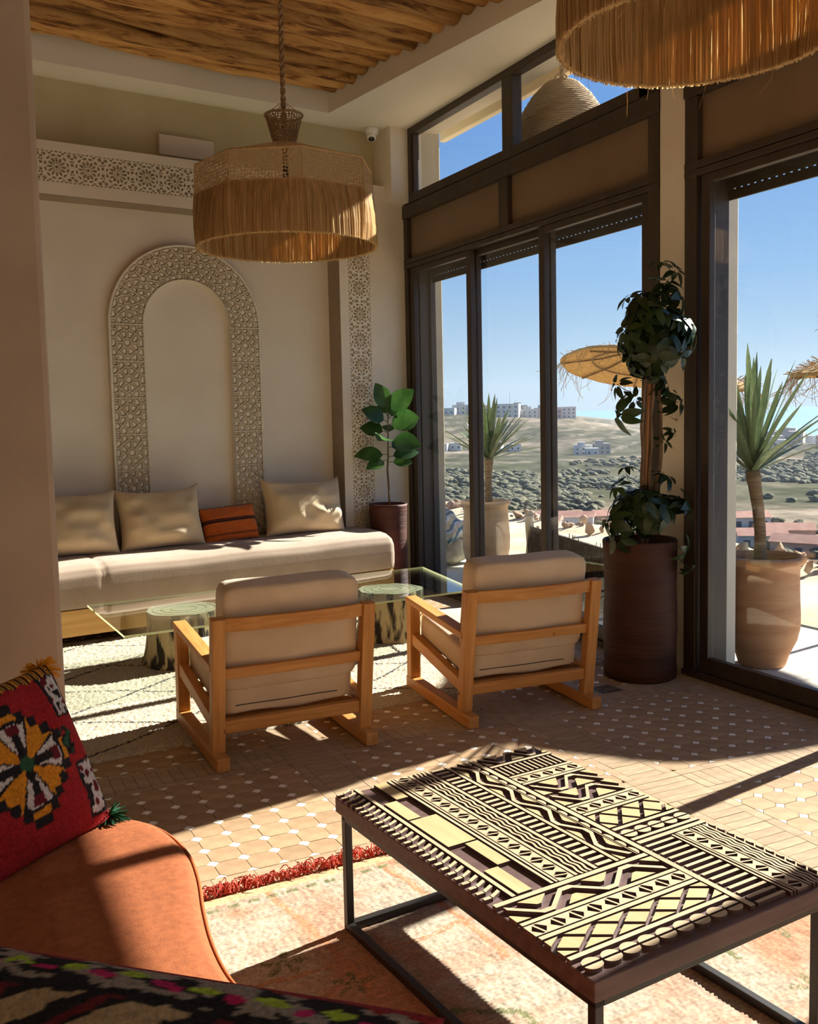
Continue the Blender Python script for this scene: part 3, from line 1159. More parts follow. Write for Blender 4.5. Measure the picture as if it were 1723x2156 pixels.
# masonry between and beside the bays
wr = MB()
wr.box(XI + .006, 3.96, 4.02, 4.22, -.1, ZS + .2)
wr.box(3.86, 3.96, 3.945, 4.30, -.1, ZS + .2)
wr.box(XI + .006, 3.96, .55, YR, -.1, ZS + .2)
wr.box(3.66, 3.96, YR, 7.4, ZS, ZS + .3)
wall_right = struct(wr.build('wall_right', M['plaster'], bevel=.006))
w3 = struct(empty('window_3'))
bar(w3, 'jamb', .45, .55, 0, ZS)
bar(w3, 'jamb', -2.6, -2.5, 0, ZS)
bar(w3, 'infill_panel', -2.5, .45, 2.65, 3.16, XI + .03, XI + .08, 'panel')
bar(w3, 'head', -2.5, .45, 3.70, ZS)
sash(w3, -.65, .45, XI + .012)
sash(w3, -1.6, -.55, XI + .066)
sash(w3, -2.5, -1.55, XI + .012)
we = MB()
we.box(3.74, 3.97, 7.29, 7.9, -.3, 4.25)          # exterior pier at the corner
we.box(3.90, 4.36, -3.0, 7.9, 3.97, 4.25)         # overhang
we.box(4.30, 4.36, -3.0, 7.9, 3.88, 4.25)         # drip edge
struct(we.build('wall_exterior', M['concrete'], bevel=.008))

# surveillance dome and wall plate
sc_ = empty('security_camera', (3.372, 7.33, ZS))
MB().lathe([(.0, 0), (.055, 0), (.057, -.018), (.050, -.05), (.036, -.062), (0, -.066)], 28).build('housing', M['white_plastic'], sc_, smooth=True)
hm = Matrix.Rotation(R(35), 4, 'X') @ Matrix.Rotation(R(-20), 4, 'Y')
mbh = MB()
mbh.lathe([(0, -.028), (.030, -.026), (.038, -.010), (.040, .012), (.034, .028), (0, .034)], 24)
o = mbh.build('camera_ball', M['white_plastic'], sc_, smooth=True)
o.location = (-.012, -.015, -.075)
o.rotation_euler = (R(-30), R(15), 0)
mbh = MB()
mbh.lathe([(0, -.036), (.018, -.033), (.030, -.022), (.032, -.012)], 24)
o2 = mbh.build('lens_dome', M['black_gloss'], o, smooth=True)
top(sc_, 'small white dome security camera with black lens under the ceiling corner', 'camera')
wp = MB().box(1.632, 2.052, .001, .035, 3.345, 3.487, bw).build('wall_plate', M['plate'], bevel=.004)
top(wp, 'blank pale rectangular cover plate on the olive wall above the carved ledge', 'plate')

# ================================================================== THINGS INSIDE
# ------------------------------------------------------------------ wall bench
bench = empty('wall_bench', bw(2.2, .36, 0), AL)


def to_bench(u, s, z):
    # local x = -(u-2.2), local y = -(s-.36)
    return (-(u - 2.2), -(s - .36), z)


mb = MB()
mb.box(.53, 4.6, .62, .655, .075, .245, to_bench)
o = mb.build('plinth_board', M['plinth'], bench, bevel=.003)
mb = MB()
mb.box(.53, .56, .05, .62, .075, .245, to_bench)
mb.build('end_board', M['plinth'], bench, bevel=.003)
for u in (.62, 2.2, 3.9):
    for s in (.12, .56):
        mb = MB()
        mb.box(u - .035, u + .035, s - .035, s + .035, .018, .08, to_bench)
        mb.build('leg', M['plinth'], bench)


def seat_fn(U, V):
    # cross-section swept along the wall: from back bottom over the top to the front bottom
    u = .515 + U * 4.1
    n = len(V[0])
    t = V
    # section polyline (s,z) with rounded front shoulder
    pts = [(.02, .25), (.02, .50), (.04, .532), (.12, .545), (.30, .542), (.45, .535), (.57, .522), (.632, .498), (.660, .455), (.668, .38), (.664, .29), (.655, .250), (.3, .246), (.02, .25)]
    k = np.linspace(0, 1, len(pts))
    s = np.interp(t, k, [p[0] for p in pts])
    z = np.interp(t, k, [p[1] for p in pts])
    e = np.minimum(U, 1 - U) * 4.1
    endr = sstep(0, .03, e)
    z = np.where(z > .3, z - (1 - endr) * .015, z)
    z = z + .004 * np.sin(u * 7 + s * 3) * (z > .45)
    s = s - (1 - endr) * .02 * (s > .5)
    # gathered joint between two mattresses
    z = z - .012 * np.exp(-((u - 2.79) / .012) ** 2) * (z > .3)
    s = s - .006 * np.exp(-((u - 2.79) / .012) ** 2) * (s > .6)
    return -(u - 2.2), -(s - .36), z


o = gridmesh('seat_mattress', seat_fn, 160, 60, M['velvet'], bench)
mb = MB()
mb.prism([to_bench(.515, s, 0)[1:2] + (z,) for s, z in ((.02, .25), (.02, .50), (.12, .515), (.45, .505), (.56, .488), (.61, .45), (.64, .39), (.645, .27), (.635, .247))], 0, .001,
         xf=lambda a, b, c: (-(.515 - 2.2) + c - .001, a, b))
mb.build('mattress_end', M['velvet'], bench)
top(bench, 'long beige velvet bench with a pine plinth along the back wall', 'bench')


# ------------------------------------------------------------------ pillows
def pillow_obj(name, w, h, t, mat, parent=None, n=40, sag=.0, pinch=.10, col=None, lump=.01, seed=0, ear=0.0):
    """two-sided cushion in local xz plane (x width, z height), thickness along y; base at z=0"""
    def shape(U, V, side):
        x = U * 2 - 1
        z = V * 2 - 1
        ex = (1 - np.abs(x) ** 2.2).clip(0)
        ez = (1 - np.abs(z) ** 2.2).clip(0)
        th = t / 2 * (ex * ez) ** .42
        px = x * (1 - pinch * (1 - z ** 2) * np.abs(x) ** 3) * w / 2
        pz = z * (1 - pinch * (1 - x ** 2) * np.abs(z) ** 3) * h / 2
        pz = pz + ear * h * np.clip(z, 0, 1) ** 3 * np.abs(x) ** 4
        wr = (vnoise(x * 3 + seed, z * 3, seed) - .5) * lump * 2 + .5 * lump * np.sin(7 * (x + z) + seed) * (1 - ex) * 1.2
        wr = wr * (th > .002)
        bulge = -sag * (1 - z) * .5
        return px * (1 + .05 * sag * 0), side * (th + wr * sstep(0, .4, ex * ez)), pz + h / 2 * 1.0 - .0 + bulge * 0

    def fn(U, V):
        # first half of U: front, second half: back
        f = U <= .5
        u2 = np.where(f, U * 2, 2 - U * 2)
        side = np.where(f, -1.0, 1.0)
        return shape(u2, V, side)

    def cfn(U, V):
        f = U <= .5
        return col(np.where(f, U * 2, 2 - U * 2), V)
    return gridmesh(name, fn, 2 * n + 1, n + 1, mat, parent, True, cfn if col else None)


def place_on_bench(o, u, s, z, lean, yaw=0.0, roll=0.0):
    p = bw(u, s, z)
    o.location = p
    o.rotation_mode = 'ZYX'
    o.rotation_euler = Euler((lean, roll, AL + yaw))
    o.rotation_mode = 'XYZ'
    o.matrix_world = Matrix.Translation(p) @ Matrix.Rotation(AL + yaw, 4, 'Z') @ Matrix.Rotation(lean, 4, 'X') @ Matrix.Rotation(roll, 4, 'Y')


p = pillow_obj('throw_pillow', .62, .44, .30, M['cushion'], seed=3, lump=.02, ear=.07)
place_on_bench(p, 2.862, .29, .532, R(-17), R(-3), R(1.5))
top(p, 'large cream cushion at the bench end, half behind the plaster wall', 'cushion')
p = pillow_obj('throw_pillow', .62, .43, .30, M['cushion'], seed=11, lump=.02, ear=.07)
place_on_bench(p, 2.235, .29, .532, R(-17), R(-3), R(-1))
top(p, 'large cream cushion on the bench beside the orange one, below the arch', 'cushion')
p = pillow_obj('throw_pillow', .68, .425, .30, M['cushion'], seed=23, lump=.022, ear=.08)
place_on_bench(p, 1.085, .28, .532, R(-16), R(-3), R(1.5))
top(p, 'large cream cushion dappled by sun at the window end of the bench', 'cushion')


def lumbar_col(U, V):
    c = np.empty(U.shape + (3,))
    c[:] = (.60, .13, .018)
    c[..., 0] *= .85 + .3 * vnoise(U * 5, V * 60, 3)
    for v0, hw in ((.61, .012), (.56, .012), (.53, .006), (.20, .012), (.165, .010)):
        c[np.abs(V - v0) < hw] = (.015, .008, .008)
    c[np.abs(V - .585) < .010] = (.30, .035, .012)
    return c


p = pillow_obj('lumbar_pillow', .45, .265, .15, M['weave'], seed=5, lump=.012, pinch=.04, col=lumbar_col, n=60)
place_on_bench(p, 1.70, .27, .537, R(-18), R(3), R(-2))
top(p, 'small burnt orange lumbar cushion with black stripes and pompom edging', 'cushion')
mb = MB()
for side in (0, 1, 2, 3):
    nP = 26 if side in (0, 1) else 15
    for k in range(nP):
        t = (k + .5) / nP * 2 - 1
        if side == 0:
            x, z = t * .222, .262
        elif side == 1:
            x, z = t * .222, .004
        else:
            x, z = (-.222 if side == 2 else .222), .133 + t * .128
        mb.lathe([(0, -.006), (.0055, -.003), (.0055, .003), (0, .006)], 6, (x, random.uniform(-.004, .004), z))
stuff(mb.build('pompom_trim', M['black_thread'], p))

# ------------------------------------------------------------------ log-and-glass table
gt = empty('glass_table', (0, 0, 0))
GZ = .338
G0, G1, G2, G3 = (.855, 5.03), (3.02, 5.19), (3.16, 6.17), (.815, 6.01)
mb = MB()
mb.prism([G0, G1, G2, G3], GZ, GZ + .012)
mb.mi = [0, 0, 1, 1, 1, 1]
mb.build('glass_top', [M['table_glass'], M['sunlit_glass_edge']], gt)


def stump(cx, cy, r, seed):
    rnd = random.Random(seed)
    a1, a2, a3 = (rnd.uniform(0, 6) for _ in range(3))
    n = 44
    vs, fs = [], []
    zs = [.021, .05, .10, .16, .22, .28, .315, .330]
    rs = [1.13, 1.08, 1.03, 1.0, .99, .985, .985, .97]
    for z, rr in zip(zs, rs):
        for j in range(n):
            a = 2 * PI * j / n
            q = r * rr * (1 + .045 * math.sin(2 * a + a1) + .03 * math.sin(5 * a + a2 + z * 4) + .018 * math.sin(11 * a + a3 + z * 9))
            vs.append((q * math.cos(a), q * math.sin(a), z))
    for i in range(len(zs) - 1):
        for j in range(n):
            j2 = (j + 1) % n
            fs.append((i * n + j, i * n + j2, (i + 1) * n + j2, (i + 1) * n + j))
    k = (len(zs) - 1) * n
    mbs = MB()
    mbs.add(vs, fs, 0)
    mbs.add([vs[k + j] for j in range(n)], [tuple(range(n))], 1)
    o = mbs.build('log_base', [M['stump_bark'], M['stump_top']], gt, smooth=True)
    o.location = (cx, cy, 0)
    ring = MB()
    for q in (.35, .6, .82):
        ring.tube([(r * q * math.cos(t * .157) * 1.02, r * q * math.sin(t * .157), .3305) for t in range(41)], .0012, 4)
    ring.build('growth_ring', M['bark'], o)
    return o


stump(1.315, 5.68, .215, 4)
stump(2.63, 5.60, .205, 9)
top(gt, 'long clear glass coffee table on two spotted log stumps before the bench', 'table')
# little wooden stand on the glass
ns = empty('card_stand', (2.06, 5.45, GZ + .0125), R(10))
MB().box(-.030, .030, -.018, .018, 0, .012).build('foot', M['pine_x'], ns)
MB().box(-.024, -.012, -.004, .004, .012, .115).build('prong', M['pine'], ns)
MB().box(.012, .024, -.004, .004, .012, .10).build('prong', M['pine'], ns)
MB().box(-.024, .024, -.004, .004, .085, .10).build('crossbar', M['pine_x'], ns)
top(ns, 'small wooden clip stand on the glass table behind the left chair', 'stand')

# ------------------------------------------------------------------ lounge chairs
def make_chair():
    t = empty('lounge_chair')
    W, T = .36, .028            # half width, half timber
    D = .74

    def bm_box(name, x0, x1, y0, y1, z0, z1, m, par=t, rot=None, piv=None):
        o = MB().box(x0, x1, y0, y1, z0, z1).build(name, M[m], par, bevel=.004)
        return o

    def beam(name, a, b, w, h, m, par=t):
        """rectangular beam between points a and b; w = width across x, h = depth"""
        a, b = Vector(a), Vector(b)
        d = b - a
        L = d.length
        o = MB().box(-w / 2, w / 2, -h / 2, h / 2, 0, L).build(name, M[m], par, bevel=.004)
        z = d.normalized()
        x = Vector((1, 0, 0))
        y = z.cross(x).normalized()
        x = y.cross(z)
        o.matrix_local = Matrix.Translation(a) @ Matrix((x, y, z)).transposed().to_4x4()
        return o
    for s in (-1, 1):
        xc = s * (W - T)
        bm_box('runner', xc - T, xc + T, 0, D + .01, 0, .058, 'pine_y')
        beam('rear_post', (xc, .098, .058), (xc, .030, .638), 2 * T, .052, 'pine')
        beam('front_post', (xc, D - .03, .058), (xc, D - .03, .452), 2 * T, .058, 'pine')
        # arm: tilted flat board
        a = Vector((xc, .062, .428))
        b = Vector((xc, D + .005, .470))
        mbx = MB()
        mbx.add([(xc - .032, a.y, a.z - .020), (xc + .032, a.y, a.z - .020), (xc - .032, a.y, a.z + .012), (xc + .032, a.y, a.z + .012),
                 (xc - .032, b.y, b.z - .018), (xc + .032, b.y, b.z - .018), (xc - .032, b.y, b.z + .012), (xc + .032, b.y, b.z + .012)],
                [(0, 2, 3, 1), (4, 5, 7, 6), (0, 1, 5, 4), (2, 6, 7, 3), (0, 4, 6, 2), (1, 3, 7, 5)])
        mbx.build('armrest', M['pine_y'], t, bevel=.004)
        mbx = MB()
        za, zb = .175, .265
        mbx.add([(xc - .020, .10, za - .03), (xc + .020, .10, za - .03), (xc - .020, .10, za + .03), (xc + .020, .10, za + .03),
                 (xc - .020, D - .055, zb - .03), (xc + .020, D - .055, zb - .03), (xc - .020, D - .055, zb + .03), (xc + .020, D - .055, zb + .03)],
                [(0, 2, 3, 1), (4, 5, 7, 6), (0, 1, 5, 4), (2, 6, 7, 3), (0, 4, 6, 2), (1, 3, 7, 5)])
        mbx.build('seat_side_rail', M['pine_y'], t, bevel=.003)
    xi = W - 2 * T
    # back rails, the upper ones bowed a little towards the rear
    def bowed(name, z0, z1, yc, bow, dy):
        mbx = MB()
        n = 12
        vs = []
        for i in range(n + 1):
            x = -xi + 2 * xi * i / n
            y = yc - bow * (1 - (x / xi) ** 2)
            vs += [(x, y - dy / 2, z0), (x, y + dy / 2, z0), (x, y - dy / 2 - .006, z1), (x, y + dy / 2 - .006, z1)]
        fs = [(0, 2, 3, 1), (4 * n, 4 * n + 1, 4 * n + 3, 4 * n + 2)]
        for i in range(n):
            a, b = 4 * i, 4 * i + 4
            fs += [(a, a + 1, b + 1, b), (a + 2, b + 2, b + 3, a + 3), (a, b, b + 2, a + 2), (a + 1, a + 3, b + 3, b + 1)]
        mbx.add(vs, fs)
        mbx.build(name, M['pine_x'], t, bevel=.003)
    bowed('top_rail', .578, .636, .036, .030, .026)
    bowed('back_rail', .372, .418, .066, .004, .030)
    bowed('lower_rail', .135, .190, .090, .0, .036)
    bm_box('front_rail', -xi, xi, D - .075, D - .035, .21, .27, 'pine_x')
    for k in range(5):
        yy = .16 + k * .12
        zz = .17 + k * .0175
        bm_box('seat_slat', -xi, xi, yy, yy + .05, zz - .012, zz + .006, 'pine_x')

    def cushion(name, w, d, h, seed):
        """rounded box cushion, local: x width, y depth, z height"""
        n = 26
        me = bpy.data.meshes.new(name)
        b = bmesh.new()
        bmesh.ops.create_cube(b, size=2)
        bmesh.ops.subdivide_edges(b, edges=b.edges[:], cuts=n // 2, use_grid_fill=True)
        for v in b.verts:
            x, y, z = v.co
            rr = .20
            k = 13
            s = (abs(x) ** k + abs(y) ** k + abs(z) ** k) ** (1 / k)
            x, y, z = x / s, y / s, z / s
            puff = 1 + .12 * (1 - x * x) * (1 - y * y)
            wr = .012 * math.sin(5 * x + seed) * math.sin(4 * y + seed * 2)
            v.co = (x * w / 2, y * d / 2, z * h / 2 * puff + wr * .5)
        b.to_mesh(me)
        b.free()
        me.materials.append(M['canvas'])
        me.polygons.foreach_set('use_smooth', [True] * len(me.polygons))
        o = bpy.data.objects.new(name, me)
        COL.objects.link(o)
        o.parent = t
        return o
    sc = cushion('seat_cushion', 2 * xi - .006, .62, .135, 1.0)
    sc.location = (0, .42, .295)
    sc.rotation_euler = (R(7.5), 0, 0)
    bc = cushion('back_cushion', 2 * xi - .004, .455, .14, 2.0)
    bc.location = (0, .136, .535)
    bc.rotation_euler = (R(90 + 7.5), 0, 0)
    # zip line along the rear of the seat cushion
    MB().tube([(-xi + .06 + i * .046, -.312 + .0, -.018 + .0008 * math.sin(i)) for i in range(11)], .0018, 5).build('zip', M['black_thread'], sc)
    return t


chair = make_chair()
chair.location = (1.352, 3.81, .0005)
chair.rotation_euler = (R(1.3), 0, R(-.5))
top(chair, 'pine lounge chair with beige cushions, the left one, nearer the orange sofa', 'chair', 'pine lounge chairs seen from behind')
chair2 = dup(chair, (2.515, 3.757, .0005), R(-4.0), R(1.3))
top(chair2, 'pine lounge chair with beige cushions, the right one, beside the tall brown planter', 'chair', 'pine lounge chairs seen from behind')


# ------------------------------------------------------------------ cream rug
def rug(name, x0, x1, y0, y1, rot, org, nu, nv, hfn, cfn, wob=.012, th=.018):
    W_, H_ = x1 - x0, y1 - y0

    def fn(U, V):
        x = x0 + U * W_
        y = y0 + V * H_
        ed = np.minimum(np.minimum(U * W_, (1 - U) * W_), np.minimum(V * H_, (1 - V) * H_))
        z = hfn(x, y) * sstep(-.004, .022, ed) + .0015
        z = np.where(ed <= 1e-6, .0008, z)
        x = x + wob * (vnoise(y * 3, x * .0 + 3.3, 5) - .5) * 2
        y = y + wob * (vnoise(x * 3, y * .0 + 7.1, 9) - .5) * 2
        c, s = math.cos(rot), math.sin(rot)
        return org[0] + c * x - s * y, org[1] + s * x + c * y, z

    def col(U, V):
        return cfn(x0 + U * W_, y0 + V * H_)
    return gridmesh(name, fn, nu, nv, M['rug_pile'], None, True, col)


def cream_h(x, y):
    return .013 + .008 * rng.random(x.shape) + .003 * vnoise(x * 9, y * 9, 4)


def cream_c(x, y):
    c = np.empty(x.shape + (3,))
    c[:] = (.47, .415, .315)
    c *= (.90 + .2 * vnoise(x * 4, y * 4, 2))[..., None]
    wx = x + .05 * (vnoise(x * 4, y * 4, 8) - .5)
    wy = y + .05 * (vnoise(x * 4, y * 4, 12) - .5)
    a = wx / .98 + wy / .62
    b = wx / .98 - wy / .62
    la = np.abs(a - np.round(a)) * .52
    lb = np.abs(b - np.round(b)) * .52
    ln = np.minimum(la, lb) < .0075
    c[ln & (rng.random(x.shape) > .12)] = (.045, .04, .042)
    return c


cr_ = rug('cream_rug', -3.35, 0, 0, 2.35, R(3.8), (3.44, 4.385), 420, 300, cream_h, cream_c)
top(cr_, 'thick cream wool rug with thin dark lozenge lines under the glass table', 'rug')


# ------------------------------------------------------------------ salmon rug with red fringe
def pink_h(x, y):
    rib = .5 + .5 * np.sin(y * 2 * PI / .013 + 2 * vnoise(x * 30, y * 5, 3))
    h = .006 + .004 * rib * vnoise(x * 120, y * 60, 5) + .002 * vnoise(x * 25, y * 25, 7)
    return np.where(y > 2.12, .004, h)


def pink_c(x, y):
    # local: x to the right (0..2.08), y away from the camera (0..2.2), the far edge is woven
    c = np.empty(x.shape + (3,))
    cream = np.array((.42, .345, .255))
    salmon = np.array((.42, .205, .115))
    pink = np.array((.42, .265, .18))
    n1 = fbm(x * 2.6 + 3, y * 2.2, 31, 4)
    k = sstep(.47, .62, n1)
    c[:] = cream
    c = c * (1 - k[..., None]) + salmon * k[..., None]
    k2 = sstep(.52, .70, fbm(x * 5 + 9, y * 4, 41, 3)) * .6
    c = c * (1 - k2[..., None]) + pink * k2[..., None]
    # scraped streaks
    st = sstep(.58, .8, vnoise(x * 5, y * 40, 51)) * .35
    c = c * (1 - st[..., None]) + salmon * st[..., None]
    green = np.array((.17, .165, .075))
    wx = x + .012 * (vnoise(x * 20, y * 20, 3) - .5)
    wy = y + .012 * (vnoise(x * 20, y * 20, 13) - .5)

    def paint(mask, colr, p=.85):
        c[mask & (rng.random(x.shape) < p)] = colr
    orange = np.array((.46, .22, .115))
    # orange grid lines near the far edge
    for gx in (.33, .72, 1.1, 1.5, 1.9):
        paint((np.abs(wx - gx - .03 * np.sin(y * 5)) < .012) & (y > 1.45), orange, .9)
    paint((np.abs(wy - 1.66 - .02 * np.sin(x * 6)) < .010) & (x < 1.9), orange, .7)
    # green sprigs
    for sx, sy, sc in ((.13, 1.83, 1), (.60, 1.72, .9), (.72, 1.55, .8), (1.72, .95, 1.0), (1.60, .55, .8)):
        dx, dy = (wx - sx) / (.075 * sc), (wy - sy) / (.075 * sc)
        r = np.hypot(dx, dy)
        a = np.arctan2(dy, dx)
        paint((r < .55 + .45 * np.cos(5 * a)) & (r > .12), green, .62)
    # hooked green outline in the middle field
    for cx_, cy_, wd, hg in ((.86, 1.02, .17, .22), (1.75, 1.30, .10, .16)):
        dx, dy = np.abs(wx - cx_), wy - cy_
        edge = (np.abs(dx - wd) < .012) & (np.abs(dy) < hg)
        roof = (np.abs(dy - hg - (wd - dx) * .55) < .013) & (dx < wd)
        paint(edge | roof, green, .8)
    # dashed green line and plain woven end
    dash = (np.abs(y - 2.085) < .010) & (np.mod(x, .062) < .036)
    paint(dash, green, .9)
    band = y > 2.115
    c[band] = np.array((.58, .36, .19))
    c *= (.86 + .28 * vnoise(x * 60, y * 60, 71))[..., None]
    return c


PR_ORG, PR_ROT = (.22, .62), R(1.6)
pr = rug('salmon_rug', 0, 2.06, 0, 2.175, PR_ROT, PR_ORG, 460, 520, pink_h, pink_c, .010)
top(pr, 'faded cream and salmon wool rug with green motifs under the carved table', 'rug')


def strand(mb, p, dirv, L, w, rise, bend):
    pts = []
    a = math.atan2(dirv[1], dirv[0])
    q = Vector(p)
    for i in range(5):
        pts.append(q.copy())
        a += bend * random.uniform(.3, 1)
        q = q + Vector((math.cos(a), math.sin(a), 0)) * L / 4
        q.z = max(.003, p[2] + rise * math.sin(PI * (i + 1) / 4.4))
    mb.tube(pts, [w, w, w, w * .9, w * .6], 4, cap=False)


mb = MB()
c_, s_ = math.cos(PR_ROT), math.sin(PR_ROT)
for k in range(900):
    lx = random.uniform(0, 2.05)
    clump = .6 + .8 * float(vnoise(np.array(lx * 9.0), np.array(.5), 77))
    ly = 2.165 + random.uniform(-.004, .008)
    p = (PR_ORG[0] + c_ * lx - s_ * ly, PR_ORG[1] + s_ * lx + c_ * ly, .004 + random.uniform(0, .012) * clump)
    ang = PI / 2 + random.uniform(-.9, .9)
    strand(mb, p, (math.cos(ang), math.sin(ang)), random.uniform(.025, .060) * clump, .0019, random.uniform(.004, .030) * clump, random.uniform(-.9, .9))
stuff(mb.build('red_fringe', M['fringe'], pr))

# ------------------------------------------------------------------ carved coffee table
ct = empty('carved_coffee_table', (.965, 2.449, 0), R(4.8))
TW, TL, TZ, TH = .705, 1.06, .392, .042


def tt(x, y, z=0):
    return (x, -y, z)


MB().box(0, TW, -TL, 0, TZ - TH, TZ).build('table_top', M['dark_wood'], ct, bevel=.003)
fb = .022
zr = TZ - TH
for px in (.012, TW - .012 - fb):
    for py in (.012, TL - .012 - fb):
        MB().box(px, px + fb, -py - fb, -py, .012, zr).build('leg', M['metal_black'], ct, bevel=.002)
    MB().box(px, px + fb, -TL + .012, -.012, zr - fb, zr - .0005).build('top_rail', M['metal_black'], ct, bevel=.002)
    MB().box(px, px + fb, -TL + .012, -.012, .011, .011 + fb).build('floor_rail', M['metal_black'], ct, bevel=.002)
MB().box(.012 + fb, TW - .012 - fb, -.012 - fb, -.012, .011, .011 + fb).build('floor_rail', M['metal_black'], ct, bevel=.002)
MB().box(.012 + fb, TW - .012 - fb, -TL + .012, -TL + .012 + fb, zr - fb, zr - .0005).build('top_rail', M['metal_black'], ct, bevel=.002)
MB().box(.012 + fb, TW - .012 - fb, -.012 - fb, -.012, zr - fb, zr - .0005).build('top_rail', M['metal_black'], ct, bevel=.002)
IH = .0095
Z0, Z1 = TZ, TZ + IH


def shade_sided(mb, name, m):
    """light top face; sides coloured dark to stand for their shade"""
    mb.mi = [0 if all(abs(mb.v[i][2] - Z1) < 1e-6 for i in f) else 1 for f in mb.f]
    return mb.build(name, [M[m], M['dark_wood']], ct)


def shrink(poly, g):
    n = len(poly)
    a = sum(poly[i][0] * poly[(i + 1) % n][1] - poly[(i + 1) % n][0] * poly[i][1] for i in range(n))
    if a < 0:
        poly = poly[::-1]
    out = []
    for i in range(n):
        p, q, r = (Vector((*poly[k % n], 0)) for k in (i - 1, i, i + 1))
        d1, d2 = (q - p).normalized(), (r - q).normalized()
        n1, n2 = Vector((-d1.y, d1.x, 0)), Vector((-d2.y, d2.x, 0))
        b = n1 + n2
        k = max(.35, 1 + n1.dot(n2))
        o_ = q + b * (g / k)
        out.append((o_.x, o_.y))
    return out


def flat(name, poly, m='inlay', g=.0016):
    poly = shrink(poly, g)
    return shade_sided(MB().prism([(x, -y) for x, y in poly], Z0, Z1), name, m)


def strip(p0, p1, q0, q1, m=None):
    m = m or ('inlay' if (q1 - q0) > (p1 - p0) else 'inlay_x')
    return flat('inlay_strip', [(p0, q0), (p1, q0), (p1, q1), (p0, q1)], m)


def along(axis, a, b):
    """map (along, across) to (p, q)"""
    return (b, a) if axis == 'q' else (a, b)


def eye_row(axis, a0, a1, b0, b1, n):
    """light plate with pairs of dark triangular cut-outs: built from the light slivers left between them"""
    mb = MB()
    st = (a1 - a0) / n
    bm_, hb = (b0 + b1) / 2, (b1 - b0) / 2
    e = .0025

    def P(poly):
        mb.prism([(lambda p: (p[0], -p[1]))(along(axis, a, b)) for a, b in poly], Z0, Z1)
    P([(a0, b0), (a1, b0), (a1, b0 + e), (a0, b0 + e)])
    P([(a0, b1 - e), (a1, b1 - e), (a1, b1), (a0, b1)])
    for k in range(n + 1):
        c = a0 + k * st
        l, r = max(a0, c - st / 2), min(a1, c + st / 2)
        for s in (-1, 1):
            y1 = bm_ + s * (hb - e)
            pts = [(max(a0, c - st * .40), y1), (min(a1, c + st * .40), y1), (min(a1, c + st * .10), bm_), (max(a0, c - st * .10), bm_)]
            P(pts)
    for k in range(n):
        c = a0 + (k + .5) * st
        P([(c - st * .16, b0 + e), (c - st * .05, b0 + e), (c + st * .16, b1 - e), (c + st * .05, b1 - e)])
    return shade_sided(mb, 'eye_row', 'inlay' if axis == 'q' else 'inlay_x')


def wave(axis, a0, a1, b, w, amp, n):
    mb = MB()
    N = n * 8
    up, lo = [], []
    for i in range(N + 1):
        a = a0 + (a1 - a0) * i / N
        y = b + amp * math.sin(2 * PI * n * i / N)
        up.append((a, y + w / 2))
        lo.append((a, y - w / 2))
    for i in range(N):
        quad = [up[i], up[i + 1], lo[i + 1], lo[i]]
        mb.prism([(lambda p: (p[0], -p[1]))(along(axis, a, y)) for a, y in quad], Z0, Z1)
    return shade_sided(mb, 'wavy_strip', 'inlay' if axis == 'q' else 'inlay_x')


def zigzag(axis, a0, a1, b0, b1, n, w):
    """mitred zigzag band and the small triangles that fill its corners"""
    st = (a1 - a0) / n
    pts = []
    for k in range(n + 1):
        pts.append((a0 + k * st, b0 + w * .6 if k % 2 == 0 else b1 - w * .6))
    mb = MB()
    # flat tops give the stepped hexagon look
    poly = []
    for k in range(n + 1):
        a, b = pts[k]
        h = st * .16
        if k > 0:
            poly.append((a - h, b))
        if k < n:
            poly.append((a + h, b))
    for i in range(len(poly) - 1):
        (xa, ya), (xb, yb) = poly[i], poly[i + 1]
        quad = [(xa, ya - w / 2), (xb, yb - w / 2), (xb, yb + w / 2), (xa, ya + w / 2)]
        mb.prism([(lambda p: (p[0], -p[1]))(along(axis, a, y)) for a, y in quad], Z0, Z1)
    shade_sided(mb, 'zigzag_band', 'inlay' if axis == 'q' else 'inlay_x')
    for k in range(n + 1):
        a, b = pts[k]
        s = 1 if k % 2 == 0 else -1
        base = b1 if s > 0 else b0
        l, r = max(a0, a - st * .46), min(a1, a + st * .46)
        tip = base - s * (b1 - b0 - 2.6 * w)
        poly = [(l, base), (r, base), (a + (r - a) * .15, tip), (a + (l - a) * .15, tip)]
        flat('triangle_inlay', [along(axis, *p) for p in poly], 'inlay_gold')


def scallops(axis, a0, a1, b, rad, n, side, squash=1.0):
    st = (a1 - a0) / n
    for k in range(n):
        c = a0 + (k + .5) * st
        poly = [along(axis, c + st / 2 * .97 * math.cos(t), b + side * rad * squash * math.sin(t)) for t in [PI * i / 10 for i in range(11)]]
        flat('scallop', poly, 'inlay' if axis == 'q' else 'inlay_x')


def lattice(axis, a0, a1, b0, b1, n):
    """row of diamonds split by crossing dark gaps, half diamonds above and below"""
    st = (a1 - a0) / n
    g = .006
    bm_ = (b0 + b1) / 2
    for k in range(n):
        c = a0 + (k + .5) * st
        flat('diamond_inlay', [along(axis, *p) for p in ((c - st / 2 + g, bm_), (c, b0 + g), (c + st / 2 - g, bm_), (c, b1 - g))], 'inlay_gold')
    for k in range(n + 1):
        c = a0 + k * st
        for s in (-1, 1):
            y = b0 if s < 0 else b1
            l, r = max(a0, c - st / 2 + g), min(a1, c + st / 2 - g)
            if r - l < .01:
                continue
            ap = (c, bm_ + s * g)
            flat('triangle_inlay', [along(axis, *p) for p in ((l, y), (r, y), ap)], 'inlay_gold')


